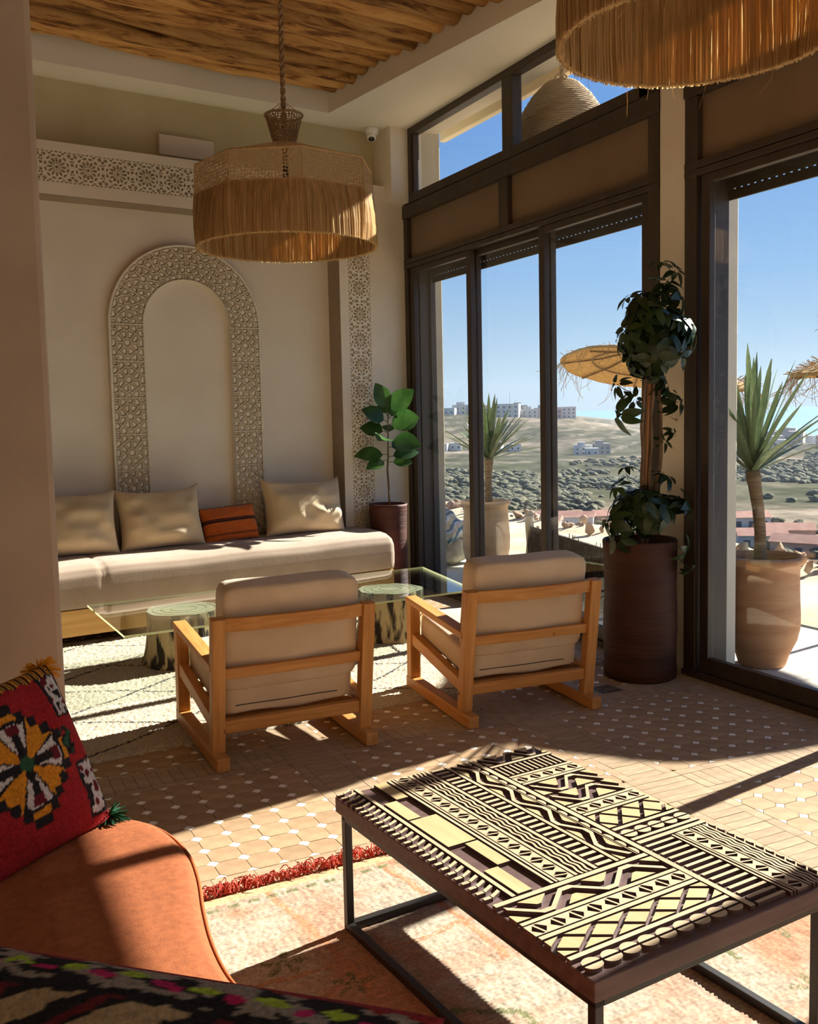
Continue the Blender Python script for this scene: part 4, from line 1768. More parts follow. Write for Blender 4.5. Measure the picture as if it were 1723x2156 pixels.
def slats(axis, a0, a1, b0, b1, n, fill=.55, skew=0):
    st = (a1 - a0) / n
    for k in range(n):
        c = a0 + (k + .5) * st
        h = st * fill / 2
        flat('slat', [along(axis, *p) for p in ((c - h, b0), (c + h, b0), (c + h + skew, b1), (c - h + skew, b1))], 'inlay_x' if axis == 'q' else 'inlay')


QM = .735
# long strips of the upper left block
nT = 26
for k in range(nT):
    q = .006 + k * (QM - .012) / nT
    st = (QM - .012) / nT
    flat('tooth', [(-.002, q + st * .05), (.020, q + st * .05), (.020, q + st * .52), (-.002, q + st * .52)])
    flat('tooth', [(.020, q + st * .05), (.052, q - st * .55), (.052, q - st * .02), (.020, q + st * .52)])
strip(.056, .070, 0, QM)
for (q0, q1, left) in ((.004, .135, 0), (.139, .268, 1), (.460, .596, 0), (.600, QM - .004, 1)):
    if left:
        flat('block_inlay', [(.076, q0), (.118, q0), (.118, q1), (.076, q1)], 'inlay_gold')
    else:
        flat('block_inlay', [(.120, q0), (.160, q0), (.160, q1), (.120, q1)], 'inlay_gold')
flat('block_inlay', [(.076, .272), (.160, .272), (.160, .456), (.076, .456)], 'inlay_gold')
strip(.165, .176, 0, QM)
strip(.179, .188, 0, QM)
eye_row('q', 0, QM, .190, .232, 17)
strip(.235, .247, 0, QM)
for b in (.2575, .2705, .2835):
    wave('q', 0, QM, b, .0065, .0026, 15)
strip(.293, .306, 0, QM)
slats('q', 0, QM, .309, .357, 27)
strip(.360, .373, 0, QM)
zigzag('q', 0, QM, .376, .425, 9, .012)
strip(.4265, .4315, 0, QM)
scallops('q', 0, QM, .4325, .014, 17, 1)
strip(.449, .467, 0, 1.045)
# upper right block, rows running across
P0, P1 = .471, TW - .003
zigzag('p', P0, P1, .003, .072, 4, .013)
strip(P0, P1, .077, .092)
slats('p', P0, P1, .097, .168, 13, .5, .0)
strip(P0, P1, .173, .187)
eye_row('p', P0, P1, .190, .232, 5)
strip(P0, P1, .235, .248)
zigzag('p', P0, P1, .252, .335, 3, .014)
zigzag('p', P0, P1, .340, .422, 3, .014)
strip(P0, P1, .427, .440)
eye_row('p', P0, P1, .443, .485, 5)
strip(P0, P1, .488, .502)
lattice('p', P0, P1, .506, .592, 3)
strip(P0, P1, .597, .612)
scallops('p', P0, P1, .637, .020, 5, -1)
scallops('p', P0, P1, .640, .020, 5, 1)
strip(P0, P1, .664, .678)
strip(P0, P1, .683, .700)
# lower left block
strip(0, .447, QM + .002, QM + .019)
zigzag('p', 0, .447, .758, .826, 5, .014)
strip(0, .447, .830, .844)
eye_row('p', 0, .447, .847, .888, 9)
strip(0, .447, .891, .906)
lattice('p', 0, .447, .910, .974, 5)
strip(0, .447, .978, .993)
scallops('p', .006, .447, 1.0185, .020, 9, -1)
scallops('p', .006, .447, 1.0215, .020, 9, 1)
# lower right block
slats('q', .705, 1.05, .473, .566, 14, .52)
strip(.570, .579, .703, 1.052)
strip(.582, .590, .703, 1.052)
eye_row('q', .703, 1.052, .592, .630, 8)
strip(.633, .641, .703, 1.052)
for b in (.649, .660, .671):
    wave('q', .703, 1.052, b, .0062, .0024, 8)
strip(.679, .688, .703, 1.052)
scallops('q', .703, 1.052, .7035, .009, 12, -1)
top(ct, 'coffee table with carved light inlay on dark wood and black steel frame', 'table')


# ------------------------------------------------------------------ orange curved sofa
def catmull(pts, n=8):
    out = []
    k = len(pts)
    for i in range(k):
        p0, p1, p2, p3 = (Vector((*pts[(i + d) % k], 0)) for d in (-1, 0, 1, 2))
        for j in range(n):
            t = j / n
            out.append(tuple((.5 * ((2 * p1) + (-p0 + p2) * t + (2 * p0 - 5 * p1 + 4 * p2 - p3) * t * t + (-p0 + 3 * p1 - 3 * p2 + p3) * t ** 3))[:2]))
    return out


sofa = empty('curved_sofa', (-.2, 1.6, 0))
so_pts = [(.405, 2.56), (.482, 2.455), (.512, 2.30), (.503, 2.15), (.475, 1.99), (.457, 1.85), (.455, 1.72), (.475, 1.62), (.52, 1.45),
          (.56, 1.2), (.52, .92), (.3, .72), (-.2, .66), (-.8, .66), (-1.15, .9), (-1.2, 1.6), (-1.1, 2.3), (-.6, 2.62), (-.1, 2.66), (.22, 2.655)]
so = catmull(so_pts, 6)


def inset(poly, d):
    n = len(poly)
    out = []
    for i in range(n):
        a, b = Vector((*poly[i - 1], 0)), Vector((*poly[(i + 1) % n], 0))
        t = (b - a).normalized()
        nn = Vector((-t.y, t.x, 0))
        out.append((poly[i][0] + nn.x * d, poly[i][1] + nn.y * d))
    return out


area = sum(so[i][0] * so[(i + 1) % len(so)][1] - so[(i + 1) % len(so)][0] * so[i][1] for i in range(len(so)))
sgn = 1 if area > 0 else -1
mb = MB()
prof = [(0.0, .10), (0.0, .385), (.004, .400), (.012, .411), (.026, .418), (.06, .4215), (.16, .424)]
n = len(so)
vs, fs = [], []
for d, z in prof:
    for x, y in inset(so, sgn * d):
        vs.append((x + .2, y - 1.6, z))
for i in range(len(prof) - 1):
    for j in range(n):
        j2 = (j + 1) % n
        q = (i * n + j, i * n + j2, (i + 1) * n + j2, (i + 1) * n + j)
        fs.append(q if sgn > 0 else q[::-1])
cap = tuple((len(prof) - 1) * n + j for j in range(n))
fs.append(cap if sgn > 0 else cap[::-1])
bot = tuple(range(n))
fs.append(bot[::-1] if sgn > 0 else bot)
mb.add(vs, fs)
mb.build('seat', M['orange_sofa'], sofa, smooth=True)
pip = [(x + .2, y - 1.6, .398) for x, y in inset(so, -sgn * .001)]
MB().tube(pip + pip[:1], .0045, 6).build('piping', M['piping'], sofa, smooth=True)
mb = MB()
mb.prism([(x + .2, y - 1.6) for x, y in inset(so, sgn * .05)], .012, .10)
mb.build('plinth', M['metal_black'], sofa)
br = catmull([(-1.2, 1.2), (-1.25, 2.2), (-.9, 2.75), (-.2, 2.80), (.13, 2.74), (.10, 2.66), (-.25, 2.64), (-.8, 2.55), (-1.02, 2.1), (-1.0, 1.2)], 5)
mb = MB()
mb.prism([(x + .2, y - 1.6) for x, y in br], .10, .66)
mb.build('backrest', M['orange_sofa'], sofa, bevel=.03, seg=4)
top(sofa, 'curved burnt orange upholstered sofa with piped seat edge', 'sofa')


def berber_col(U, V):
    u, v = U * 2 - 1, V * 2 - 1
    c = np.empty(U.shape + (3,))
    red = np.array((.34, .012, .014))
    c[:] = red
    white = np.array((.62, .56, .52))
    black = np.array((.012, .010, .012))
    orange = np.array((.66, .24, .012))
    dred = np.array((.13, .006, .012))
    green = np.array((.02, .085, .04))
    jag = .03 * (vnoise(u * 26, v * 26, 3) - .5)
    us, vs_ = u + .02 + jag, v - .02 + jag
    s = .115
    q = (np.floor(np.abs(us) / s) + .5) * s + (np.floor(np.abs(vs_) / s) + .5) * s
    c[q < .78] = black
    c[q < .68] = orange
    # flower: four petals on the diagonals-turned axes, dark heart
    r = np.hypot(us, vs_)
    a = np.arctan2(vs_, us)
    pet = np.cos(2 * a)
    c[(r < .50) & (np.abs(pet) > .62)] = black
    c[(r < .46) & (r > .15) & (np.abs(pet) > .74)] = white
    c[(r < .45) & (r > .33) & (np.abs(pet) > .93)] = dred
    c[(np.abs(us) < .045) & (np.abs(vs_) < .34)] = black
    c[(np.abs(vs_) < .045) & (np.abs(us) < .34)] = black
    c[r < .085] = green
    # side ornaments: white patches with dark hooks
    for cx, cy, w, h in ((.78, .62, .13, .24), (.80, -.52, .13, .30), (-.80, -.45, .13, .34), (-.82, .55, .12, .26), (.2, .86, .0, .0)):
        if w == 0:
            continue
        m = (np.abs(u - cx + jag) < w) & (np.abs(v - cy + jag) < h)
        m2 = (np.abs(u - cx + jag) < w + .04) & (np.abs(v - cy + jag) < h + .04)
        c[m2] = black
        c[m] = white
        k = vnoise(u * 14 + cx * 9, v * 14, 21)
        c[m & (k > .66)] = dred
        c[m & (k < .26)] = black
    m = (np.hypot((u - .62) / .10, (v - .08) / .16) < 1)
    k = vnoise(u * 20, v * 20, 8)
    c[m & (k > .45)] = black
    c[m & (k > .68)] = green
    # zigzag top border
    zz = np.abs(np.mod(u * 5, 1) - .5) * 2
    m = v > .84 + .05 * zz
    c[m] = orange
    c[m & (np.mod(u * 10, 1) < .4)] = black
    c[m & (np.mod(u * 10 + .3, 1) < .15)] = green
    return c


rc_o = pillow_obj('pile_cushion', .46, .44, .15, M['pile'], n=110, pinch=.05, col=berber_col, lump=.006, seed=2)
zx = Vector((.80, .60, 0))
zu = Vector((-.12, .13, .39)).normalized()
zx = (zx - zu * zx.dot(zu)).normalized()
zy = zu.cross(zx)
rc_o.matrix_world = Matrix.Translation((.195, 2.385, .412)) @ Matrix((zx, zy, zu)).transposed().to_4x4()
top(rc_o, 'red Berber pile cushion with orange stepped medallion on the orange sofa', 'cushion')


def tassel(parent, p, m, n=70, L=.05):
    mb = MB()
    for k in range(n):
        a = random.uniform(0, 2 * PI)
        e = random.uniform(-.6, .9)
        d = Vector((math.cos(a) * math.cos(e), math.sin(a) * math.cos(e), math.sin(e)))
        q = Vector(p) + d * .006
        mb.tube([q, q + d * L * .5 + Vector((0, 0, -.004)), q + d * L + Vector((0, 0, -.012))], [.0022, .002, .001], 4, cap=False)
    return stuff(mb.build('tassel', m, parent))


M['tassel_green'] = pmat('green_wool', (.012, .075, .035), None, rough=.95)
M['tassel_yellow'] = pmat('yellow_wool', (.68, .28, .015), None, rough=.95)
tassel(rc_o, (.225, 0, .012), M['tassel_green'], 90, .045)
tassel(rc_o, (.215, .02, .432), M['tassel_yellow'], 120, .045)


def kilim_col(U, V):
    u, v = U * 2 - 1, V * 2 - 1
    c = np.empty(U.shape + (3,))
    black = np.array((.010, .009, .011))
    beige = np.array((.34, .25, .15))
    lime = np.array((.30, .42, .035))
    mag = np.array((.40, .012, .10))
    dred = np.array((.11, .010, .015))
    c[:] = black
    j = .05 * (vnoise(u * 16, v * 16, 5) - .5)
    d = 1 - v + j                       # distance from the top edge
    m = d < .07
    c[m] = np.array((.22, .012, .016))
    m = (d > .07) & (d < .30)
    k = fbm(u * 11, v * 15, 9, 3)
    c[m & (k > .50)] = np.array((.25, .21, .18))
    for i in range(9):
        cx = -.9 + i * .23
        for off, colr, rr in ((0, lime, .055), (.115, mag, .045)):
            mm = np.hypot((u - cx - off + j) * 1.0, (d - (.17 if off == 0 else .20)) * 1.6) < rr
            c[mm] = colr
    m = (d > .36) & (d < .62)
    c[m & (np.mod(u * 2.6 + d * 2.2 + j, 1) < .52)] = beige
    c[m & (np.mod(u * 2.6 + d * 2.2 + j + .25, 1) < .16)] = dred
    m = (d > .70)
    c[m & (np.mod(u * 3.2 - d * 1.7, 1) < .4)] = beige
    c[m & (np.mod(u * 3.2 - d * 1.7 + .3, 1) < .15)] = dred
    return c


kc = pillow_obj('kilim_cushion', .80, .46, .16, M['pile'], n=110, pinch=.03, col=kilim_col, lump=.012, seed=6)
kx = Vector((.735, -.678, 0)).normalized()
ku = Vector((.36, .42, .26)).normalized()
ku = (ku - kx * kx.dot(ku)).normalized()
ky = ku.cross(kx)
topc = Vector((.24, 1.28, .70))
kc.matrix_world = Matrix.Translation(topc - ku * .455) @ Matrix((kx, ky, ku)).transposed().to_4x4()
top(kc, 'black kilim cushion with beige, lime and magenta motifs in the near corner', 'cushion')


# ------------------------------------------------------------------ pots
def pot(name, c, prof, mat, wob=.006, seed=0, soil_z=None, soil_r=.1):
    t = empty(name, c)
    MB().lathe(prof, 56, wob=wob, seed=seed).build('vessel', mat, t, smooth=True)
    if soil_z is not None:
        m_ = MB()
        m_.lathe([(0, soil_z + .01), (soil_r * .5, soil_z + .015), (soil_r, soil_z)], 30, wob=.02)
        m_.build('soil', M['soil'], t, smooth=True)
    return t


BP = (3.43, 4.115, 0)
big = pot('tall_planter', BP, [(0, 0), (.185, 0), (.194, .008), (.197, .05), (.193, .10), (.194, .18), (.198, .26), (.196, .36), (.192, .46), (.193, .58), (.196, .68), (.199, .742), (.194, .752), (.183, .748), (.178, .70), (.175, .55)], M['clay_brown'], .006, 1, .70, .178)
top(big, 'tall dark brown clay planter standing on the tiles between the windows', 'planter')
SPc = (3.345, 7.125, 0)
small = pot('corner_planter', SPc, [(0, 0), (.135, 0), (.146, .01), (.146, .10), (.150, .22), (.152, .34), (.147, .46), (.150, .60), (.153, .70), (.157, .722), (.150, .726), (.140, .720), (.138, .60)], M['clay_dark'], .008, 3, .675, .138)
top(small, 'dark red clay planter in the corner beside the bench end', 'planter')


# ------------------------------------------------------------------ leaf meshes
def leaflet(mb, L, w, base, d, up, curl=.25, n=7, wide=.6, cup=.15):
    """obovate leaf blade from base along direction d"""
    d = Vector(d).normalized()
    up = Vector(up)
    side = d.cross(up)
    side = side.normalized() if side.length > 1e-5 else d.orthogonal().normalized()
    nrm = side.cross(d).normalized()
    vs, fs = [], []
    for i in range(n + 1):
        t = i / n
        ww = w * (math.sin(PI * t ** wide) ** .8 if 0 < t < 1 else .04)
        c = Vector(base) + d * (L * t) + nrm * (-curl * L * t * t)
        vs += [c - side * ww + nrm * ww * cup, c, c + side * ww + nrm * ww * cup]
    for i in range(n):
        a, b = 3 * i, 3 * i + 3
        fs += [(a, a + 1, b + 1, b), (a + 1, a + 2, b + 2, b + 1)]
    mb.add(vs, fs)


def schefflera_leaf(seed, scale=1.0, nl=7, droop=.5):
    rnd = random.Random(seed)
    mb = MB()
    mb.tube([(0, 0, -.12 * scale), (.006, .004, -.06 * scale), (0, 0, 0)], [.0022, .002, .0018], 4)
    for k in range(nl):
        a = 2 * PI * (k + rnd.uniform(-.12, .12)) / nl
        el = rnd.uniform(-.35, .25) - droop * .3
        d = (math.cos(a) * math.cos(el), math.sin(a) * math.cos(el), math.sin(el))
        L = scale * rnd.uniform(.080, .105)
        leaflet(mb, L, L * .23, Vector(d) * .016, d, (0, 0, 1), rnd.uniform(.15, .45) + droop * .2, 6, .75)
    return mb.mesh('leaf', M['leaf_dark'], True)


sch_leaves = [schefflera_leaf(s, sc, nl, dr) for s, sc, nl, dr in ((1, 1, 7, .6), (2, .85, 7, .3), (3, 1.1, 8, .8), (4, .8, 6, .2), (5, .95, 7, 1.0))]
sp = empty('schefflera', (BP[0], BP[1], .70))
SPV = Vector((BP[0], BP[1], .70))


def lp(x, y, z):
    return Vector((x, y, z)) - SPV


trunks = [[(3.40, 4.10, .70), (3.40, 4.06, 1.0), (3.37, 4.02, 1.35), (3.35, 3.98, 1.62), (3.34, 3.96, 1.85)],
          [(3.45, 4.09, .70), (3.44, 4.05, 1.05), (3.42, 4.01, 1.4), (3.41, 3.97, 1.65), (3.42, 3.95, 1.95)],
          [(3.48, 4.14, .70), (3.49, 4.07, 1.0), (3.50, 4.02, 1.22), (3.47, 4.0, 1.45), (3.44, 3.97, 1.7)]]
for tr in trunks:
    pts = [lp(*p) for p in tr]
    # smooth resample
    fine = []
    for i in range(len(pts) - 1):
        for j in range(5):
            t = j / 5
            fine.append(pts[i].lerp(pts[i + 1], t) + Vector((.004 * math.sin(i * 5 + j), .004 * math.cos(i * 3 + j * 2), 0)))
    fine.append(pts[-1])
    MB().tube(fine, [.013 - .006 * i / len(fine) for i in range(len(fine))], 7).build('trunk', M['bark'], sp, smooth=True)
MB().tube([lp(3.43, 4.10, .70), lp(3.40, 4.0, 1.60)], .011, 8).build('support_stake', M['stake'], sp)


def aim(o, loc, d, twist, scale=1):
    z = Vector(d).normalized()
    x = z.orthogonal().normalized()
    q = Matrix((x, z.cross(x), z)).transposed().to_4x4()
    o.matrix_local = Matrix.Translation(loc) @ q @ Matrix.Rotation(twist, 4, 'Z') @ Matrix.Scale(scale, 4)


rl = random.Random(21)
cc = Vector((3.385, 3.945, 1.83))
cnt = 0
while cnt < 95:
    d = Vector((rl.gauss(0, 1), rl.gauss(0, 1), rl.gauss(0, 1))).normalized()
    r = rl.uniform(.35, 1.0)
    p = cc + Vector((d.x * .215, d.y * .20, d.z * .235)) * r
    if p.x > 3.60:
        continue
    dd = d + Vector((0, 0, .35))
    o = inst(rl.choice(sch_leaves), 'leaf', sp)
    aim(o, p - SPV, dd, rl.uniform(0, 6), rl.uniform(.85, 1.15))
    cnt += 1
# sprigs above, beside and below the crown
for x, y, z, dx, dy, dz, s in ((3.47, 3.95, 2.10, .5, 0, .9, 1), (3.51, 3.93, 2.16, .6, -.1, .8, .9), (3.43, 3.95, 2.20, .2, 0, 1, .75), (3.52, 3.90, 2.03, .9, -.3, .4, 1), (3.55, 3.92, 1.92, 1, 0, .2, 1.05),
                               (3.21, 4.03, 1.58, -.8, .1, .4, 1.0), (3.23, 4.05, 1.42, -.9, 0, -.1, 1.05), (3.30, 4.0, 1.50, -.3, -.5, .2, .8), (3.50, 3.97, 1.56, .6, -.3, .2, 1.0), (3.55, 3.95, 1.48, .8, 0, 0, .9),
                               (3.50, 4.0, 1.28, .5, 0, .2, .7), (3.54, 3.98, 1.33, .8, 0, .3, .5), (3.48, 3.97, 1.62, .4, -.4, .1, 1.0), (3.36, 3.95, 2.05, -.3, -.2, 1, .9), (3.25, 3.99, 2.02, -.7, 0, .8, .9)):
    o = inst(rl.choice(sch_leaves), 'leaf', sp)
    aim(o, lp(x, y, z), (dx, dy, dz), rl.uniform(0, 6), s)
cc = Vector((3.43, 4.05, .92))
cnt = 0
while cnt < 40:
    d = Vector((rl.gauss(0, 1), rl.gauss(0, 1), rl.gauss(.25, .8))).normalized()
    p = cc + Vector((d.x * .20, d.y * .20, d.z * .16)) * rl.uniform(.4, 1.0)
    if p.x > 3.59 or p.z < .76:
        continue
    o = inst(rl.choice(sch_leaves), 'leaf', sp)
    aim(o, p - SPV, d + Vector((0, 0, .5)), rl.uniform(0, 6), rl.uniform(.8, 1.1))
    cnt += 1
for x, y, z, dx, dy, dz, s in ((3.55, 3.88, .70, .5, -.6, -.2, 1.05), (3.57, 3.87, .60, .4, -.5, -.6, .95), (3.20, 4.02, .78, -.9, -.3, 0, 1.0), (3.17, 4.05, .88, -.9, 0, .3, 1), (3.58, 3.90, .95, .8, -.5, .4, 1.1),
                               (3.25, 4.08, 1.05, -.6, 0, .7, .9), (3.32, 4.10, 1.15, -.2, 0, 1, .8), (3.50, 3.98, 1.10, .4, -.2, .8, .9)):
    o = inst(rl.choice(sch_leaves), 'leaf', sp)
    aim(o, lp(x, y, z), (dx, dy, dz), rl.uniform(0, 6), s)
top(sp, 'tall leggy umbrella plant with dark glossy leaves growing in the brown planter', 'plant')

# fiddle-leaf fig
fg = empty('fiddle_leaf_fig', (SPc[0], SPc[1], .68))
FV = Vector((SPc[0], SPc[1], .68))
stem = [(3.36, 7.13, .68), (3.358, 7.135, .85), (3.352, 7.14, 1.0), (3.36, 7.14, 1.1), (3.365, 7.14, 1.3), (3.37, 7.14, 1.48)]
MB().tube([Vector(p) - FV for p in stem], [.009, .008, .008, .007, .006, .004], 7).build('stem', M['bark'], fg, smooth=True)
for (z, az, el, L, w) in ((1.47, 200, 62, .20, .060), (1.45, 320, 45, .23, .075), (1.40, 10, 50, .22, .070), (1.38, 180, 30, .19, .062), (1.36, 300, 15, .23, .080), (1.32, 350, 25, .23, .078),
                          (1.30, 150, 15, .18, .060), (1.25, 230, 5, .20, .066), (1.24, 320, -8, .22, .075), (1.18, 20, 0, .19, .060), (1.12, 172, 4, .22, .056), (1.10, 345, 12, .21, .052), (1.08, 195, -12, .17, .045), (1.06, 330, 2, .15, .040), (1.42, 100, 55, .12, .045), (1.28, 60, 35, .12, .045)):
    i = min(len(stem) - 2, max(0, [k for k in range(len(stem)) if stem[k][2] <= z][-1]))
    b = Vector(stem[i]).lerp(Vector(stem[i + 1]), (z - stem[i][2]) / (stem[i + 1][2] - stem[i][2])) - FV
    a, e = R(az), R(el)
    d = Vector((math.cos(a) * math.cos(e), math.sin(a) * math.cos(e), math.sin(e)))
    mb = MB()
    mb.tube([b, b + d * .03 + Vector((0, 0, .004)), b + d * .05], [.003, .0028, .0025], 5)
    leaflet(mb, L * 1.05, w * 1.25, b + d * .045, d, (-.35, -.75, .55), .16, 10, .85, .22)
    mb.build('leaf', M['leaf_fig'], fg, smooth=True)
top(fg, 'young fiddle-leaf fig on a thin stem in the corner planter', 'plant')


# ------------------------------------------------------------------ pendant lamps
def pendant(name, cx, cy, zb, zf, zm, rad, zfun0, zfun1, zceil, seed, a0, label, density=1.0, full=True):
    rnd = random.Random(seed)
    t = empty(name, (cx, cy, zb))

    def roct(a, Rr):
        k = (a - a0) % (PI / 4)
        return Rr * math.cos(PI / 8) / math.cos(k - PI / 8)
    # fringe of raffia strands in three loose layers
    mb = MB()
    H = zf - zb
    for layer, (dr, cnt) in enumerate(((0.0, 1250), (.008, 1100), (-.009, 900))):
        for k in range(int(cnt * density)):
            a = 2 * PI * (k + rnd.uniform(0, .9)) / (cnt * density)
            w = rnd.uniform(.0018, .0036)
            top_r = roct(a, rad) + dr * .4
            bot_r = rad * .985 + dr + rnd.uniform(-.004, .004)
            sw = rnd.uniform(-.012, .012)
            tw = rnd.uniform(-.8, .8)
            vs = []
            z1 = rnd.uniform(-.012, .004)
            for i in range(4):
                f = i / 3
                rr = top_r * (1 - f) + bot_r * f + .010 * math.sin(PI * f)
                aa = a + sw * f + rnd.uniform(-.003, .003)
                z = H * (1 - f) + z1 * f
                c = Vector((rr * math.cos(aa), rr * math.sin(aa), z))
                tang = Vector((-math.sin(aa + tw), math.cos(aa + tw), 0)) * w
                vs += [c - tang, c + tang]
            mb.add(vs, [(2 * i, 2 * i + 1, 2 * i + 3, 2 * i + 2) for i in range(3)])
    # a few stray fibres below
    for k in range(26):
        a = rnd.uniform(0, 2 * PI)
        L = rnd.uniform(.02, .10)
        p = Vector((rad * .985 * math.cos(a), rad * .985 * math.sin(a), 0))
        d = Vector((rnd.uniform(-.5, .5), rnd.uniform(-.5, .5), -1))
        mb.tube([p, p + d * L * .5, p + d * L + Vector((rnd.uniform(-.02, .02), rnd.uniform(-.02, .02), 0))], [.0008, .0007, .0005], 4, cap=False)
    stuff(mb.build('raffia_fringe', M['raffia'], t))
    ring = [(rad * .985 * math.cos(2 * PI * k / 72), rad * .985 * math.sin(2 * PI * k / 72), 0) for k in range(73)]
    MB().tube(ring, .006, 6, cap=False).build('bottom_ring', M['raffia_ring'], t, smooth=True)
    octp = [(rad * math.cos(a0 + k * PI / 4), rad * math.sin(a0 + k * PI / 4)) for k in range(9)]
    MB().tube([(x, y, H) for x, y in octp], .005, 6).build('middle_ring', M['raffia_ring'], t, smooth=True)
    Hm = zm - zb
    r2 = rad * .985
    octq = [(r2 * math.cos(a0 + k * PI / 4), r2 * math.sin(a0 + k * PI / 4)) for k in range(9)]
    MB().tube([(x, y, Hm) for x, y in octq], .005, 6).build('top_ring', M['raffia_ring'], t, smooth=True)
    for k in range(8):
        MB().tube([(octp[k][0], octp[k][1], H), (octq[k][0], octq[k][1], Hm)], .003, 5).build('wire', M['raffia_ring'], t)

    def panel(name, quad):
        me = bpy.data.meshes.new(name)
        me.from_pydata(quad, [], [tuple(range(len(quad)))])
        uvl = me.uv_layers.new(name='UVMap')
        a, b = Vector(quad[0]), Vector(quad[1])
        ex = (b - a).normalized()
        nn = (b - a).cross(Vector(quad[-1]) - a).normalized()
        ey = nn.cross(ex)
        for li, q in enumerate(quad):
            v = Vector(q) - a
            uvl.data[li].uv = (v.dot(ex), v.dot(ey))
        me.materials.append(M['raffia_mesh'])
        o = bpy.data.objects.new(name, me)
        COL.objects.link(o)
        o.parent = t
        sol = o.modifiers.new('thick', 'SOLIDIFY')
        sol.thickness = .003
    Hf = zfun0 - zb
    for k in range(8):
        panel('mesh_panel', [(octp[k][0], octp[k][1], H), (octp[k + 1][0], octp[k + 1][1], H), (octq[k + 1][0], octq[k + 1][1], Hm), (octq[k][0], octq[k][1], Hm)])
        ca, cb_ = a0 + k * PI / 4, a0 + (k + 1) * PI / 4
        panel('roof_panel', [(octq[k][0], octq[k][1], Hm), (octq[k + 1][0], octq[k + 1][1], Hm), (.068 * math.cos(cb_), .068 * math.sin(cb_), Hf), (.068 * math.cos(ca), .068 * math.sin(ca), Hf)])
    # funnel
    n = 28
    me = bpy.data.meshes.new('funnel')
    vs = [(r * math.cos(2 * PI * k / n), r * math.sin(2 * PI * k / n), z - zb) for r, z in ((.068, zfun0), (.112, zfun1)) for k in range(n)]
    fs = [(k, (k + 1) % n, n + (k + 1) % n, n + k) for k in range(n)]
    me.from_pydata(vs, [], fs)
    uvl = me.uv_layers.new(name='UVMap')
    for pi_, po in enumerate(me.polygons):
        for q, li in enumerate(po.loop_indices):
            uvl.data[li].uv = ((pi_ + (1 if q in (1, 2) else 0)) * .02, 0 if q in (0, 1) else .17)
    me.materials.append(M['raffia_mesh2'])
    fo = inst(me, 'funnel', t)
    fo.modifiers.new('thick', 'SOLIDIFY').thickness = .003
    MB().tube([(.112 * math.cos(2 * PI * k / 32), .112 * math.sin(2 * PI * k / 32), zfun1 - zb) for k in range(33)], .006, 6, cap=False).build('funnel_rim', M['rope'], t, smooth=True)
    for a in (0.4, 0.4 + PI / 2, .4 + PI, .4 + 1.5 * PI):
        MB().tube([(.112 * math.cos(a), .112 * math.sin(a), zfun1 - zb), (.01 * math.cos(a), .01 * math.sin(a), zfun1 - zb + .075)], .0022, 5).build('hanger_cord', M['rope'], t)
    # twisted rope: two strands
    mb = MB()
    zt, z0 = zceil - zb, Hf - .12
    N = int((zt - z0) / .012)
    for s in (0, PI):
        mb.tube([(.008 * math.cos(i * .8 + s), .008 * math.sin(i * .8 + s), z0 + (zt - z0) * i / N) for i in range(N + 1)], .0095, 6)
    mb.build('rope', M['rope'], t, smooth=True)
    MB().lathe([(0, -.05), (.018, -.05), (.02, .02), (.012, .03), (0, .03)], 14, (0, 0, Hf - .16)).build('bulb_holder', M['metal_black'], t, smooth=True)
    MB().lathe([(0, -.115), (.022, -.105), (.032, -.08), (.026, -.05), (.014, -.03), (.012, 0)], 16, (0, 0, Hf - .19)).build('bulb', M['white_plastic'], t, smooth=True)
    top(t, label, 'lamp', 'raffia pendant lamps')
    return t


pendant('pendant_lamp', 2.0, 5.585, 2.452, 2.735, 2.905, .535, 3.055, 3.215, 3.86, 5, R(63.6) - PI / 8 + R(-6), 'octagonal raffia fringe pendant on a rope above the glass table')
pendant('pendant_lamp', 2.345, 2.525, 2.655, 3.00, 3.17, .455, 3.30, 3.44, 3.86, 8, R(40), 'raffia fringe pendant close overhead, cut by the top right corner', 1.0)

# ================================================================== OUTSIDE
GZo = -.04
struct(MB().box(3.66, 5.25, -16, 9.2, -.4, GZo).build('terrace', M['terrace']))
struct(MB().box(-14, 3.66, -16, -3.0, -.4, GZo).build('terrace_rear', M['terrace']))


def dirt_fn(U, V):
    x = 5.25 + U * 2.6
    y = -16 + V * 50
    z = GZo + .012 + .05 * (fbm(x * 1.6, y * 1.6, 3, 4) - .5) * sstep(5.25, 5.8, x) + .10 * sstep(6.7, 7.3, x) * vnoise(x * 3, y * 3, 9) - .5 * sstep(7.35, 7.85, x)
    return x, y, z


struct(gridmesh('dirt_ground', dirt_fn, 70, 500, M['dirt']))
struct(MB().box(-14, 5.3, 9.2, 34, -.4, GZo - .005).build('dirt_ground_side', M['dirt']))

AZL = [10, 28.3, 32.8, 35.8, 37.1, 39, 42, 90]
CRL = [3, 0.5, -1.6, -6, -10, -16, -25.5, -26]
RL = [0, 3, 12, 60, 150, 260, 450, 3000]
BL = [-.35, -.9, -5, -14, -22, -25.5, -26.5, -26.5]


def terrain_z(Rr, az, detail=True):
    rs = 7.6 / np.sin(az)
    e = Rr - rs
    base = np.interp(e, RL, BL)
    crest = np.interp(np.degrees(az), AZL, CRL)
    k = sstep(470, 800, Rr)
    z = base * (1 - k) + np.where(np.degrees(az) < 43, crest, -26.5) * k
    right = sstep(R(40), R(44), az)
    z = z - right * sstep(700, 1080, Rr) * 14
    if detail:
        x, y = Rr * np.sin(az), Rr * np.cos(az)
        amp = sstep(20, 200, Rr) * (1 + 5.5 * sstep(480, 640, Rr) * (1 - sstep(740, 800, Rr)))
        z = z + amp * (fbm(x * .012, y * .012, 91, 4) - .5) * 2.2
    return z


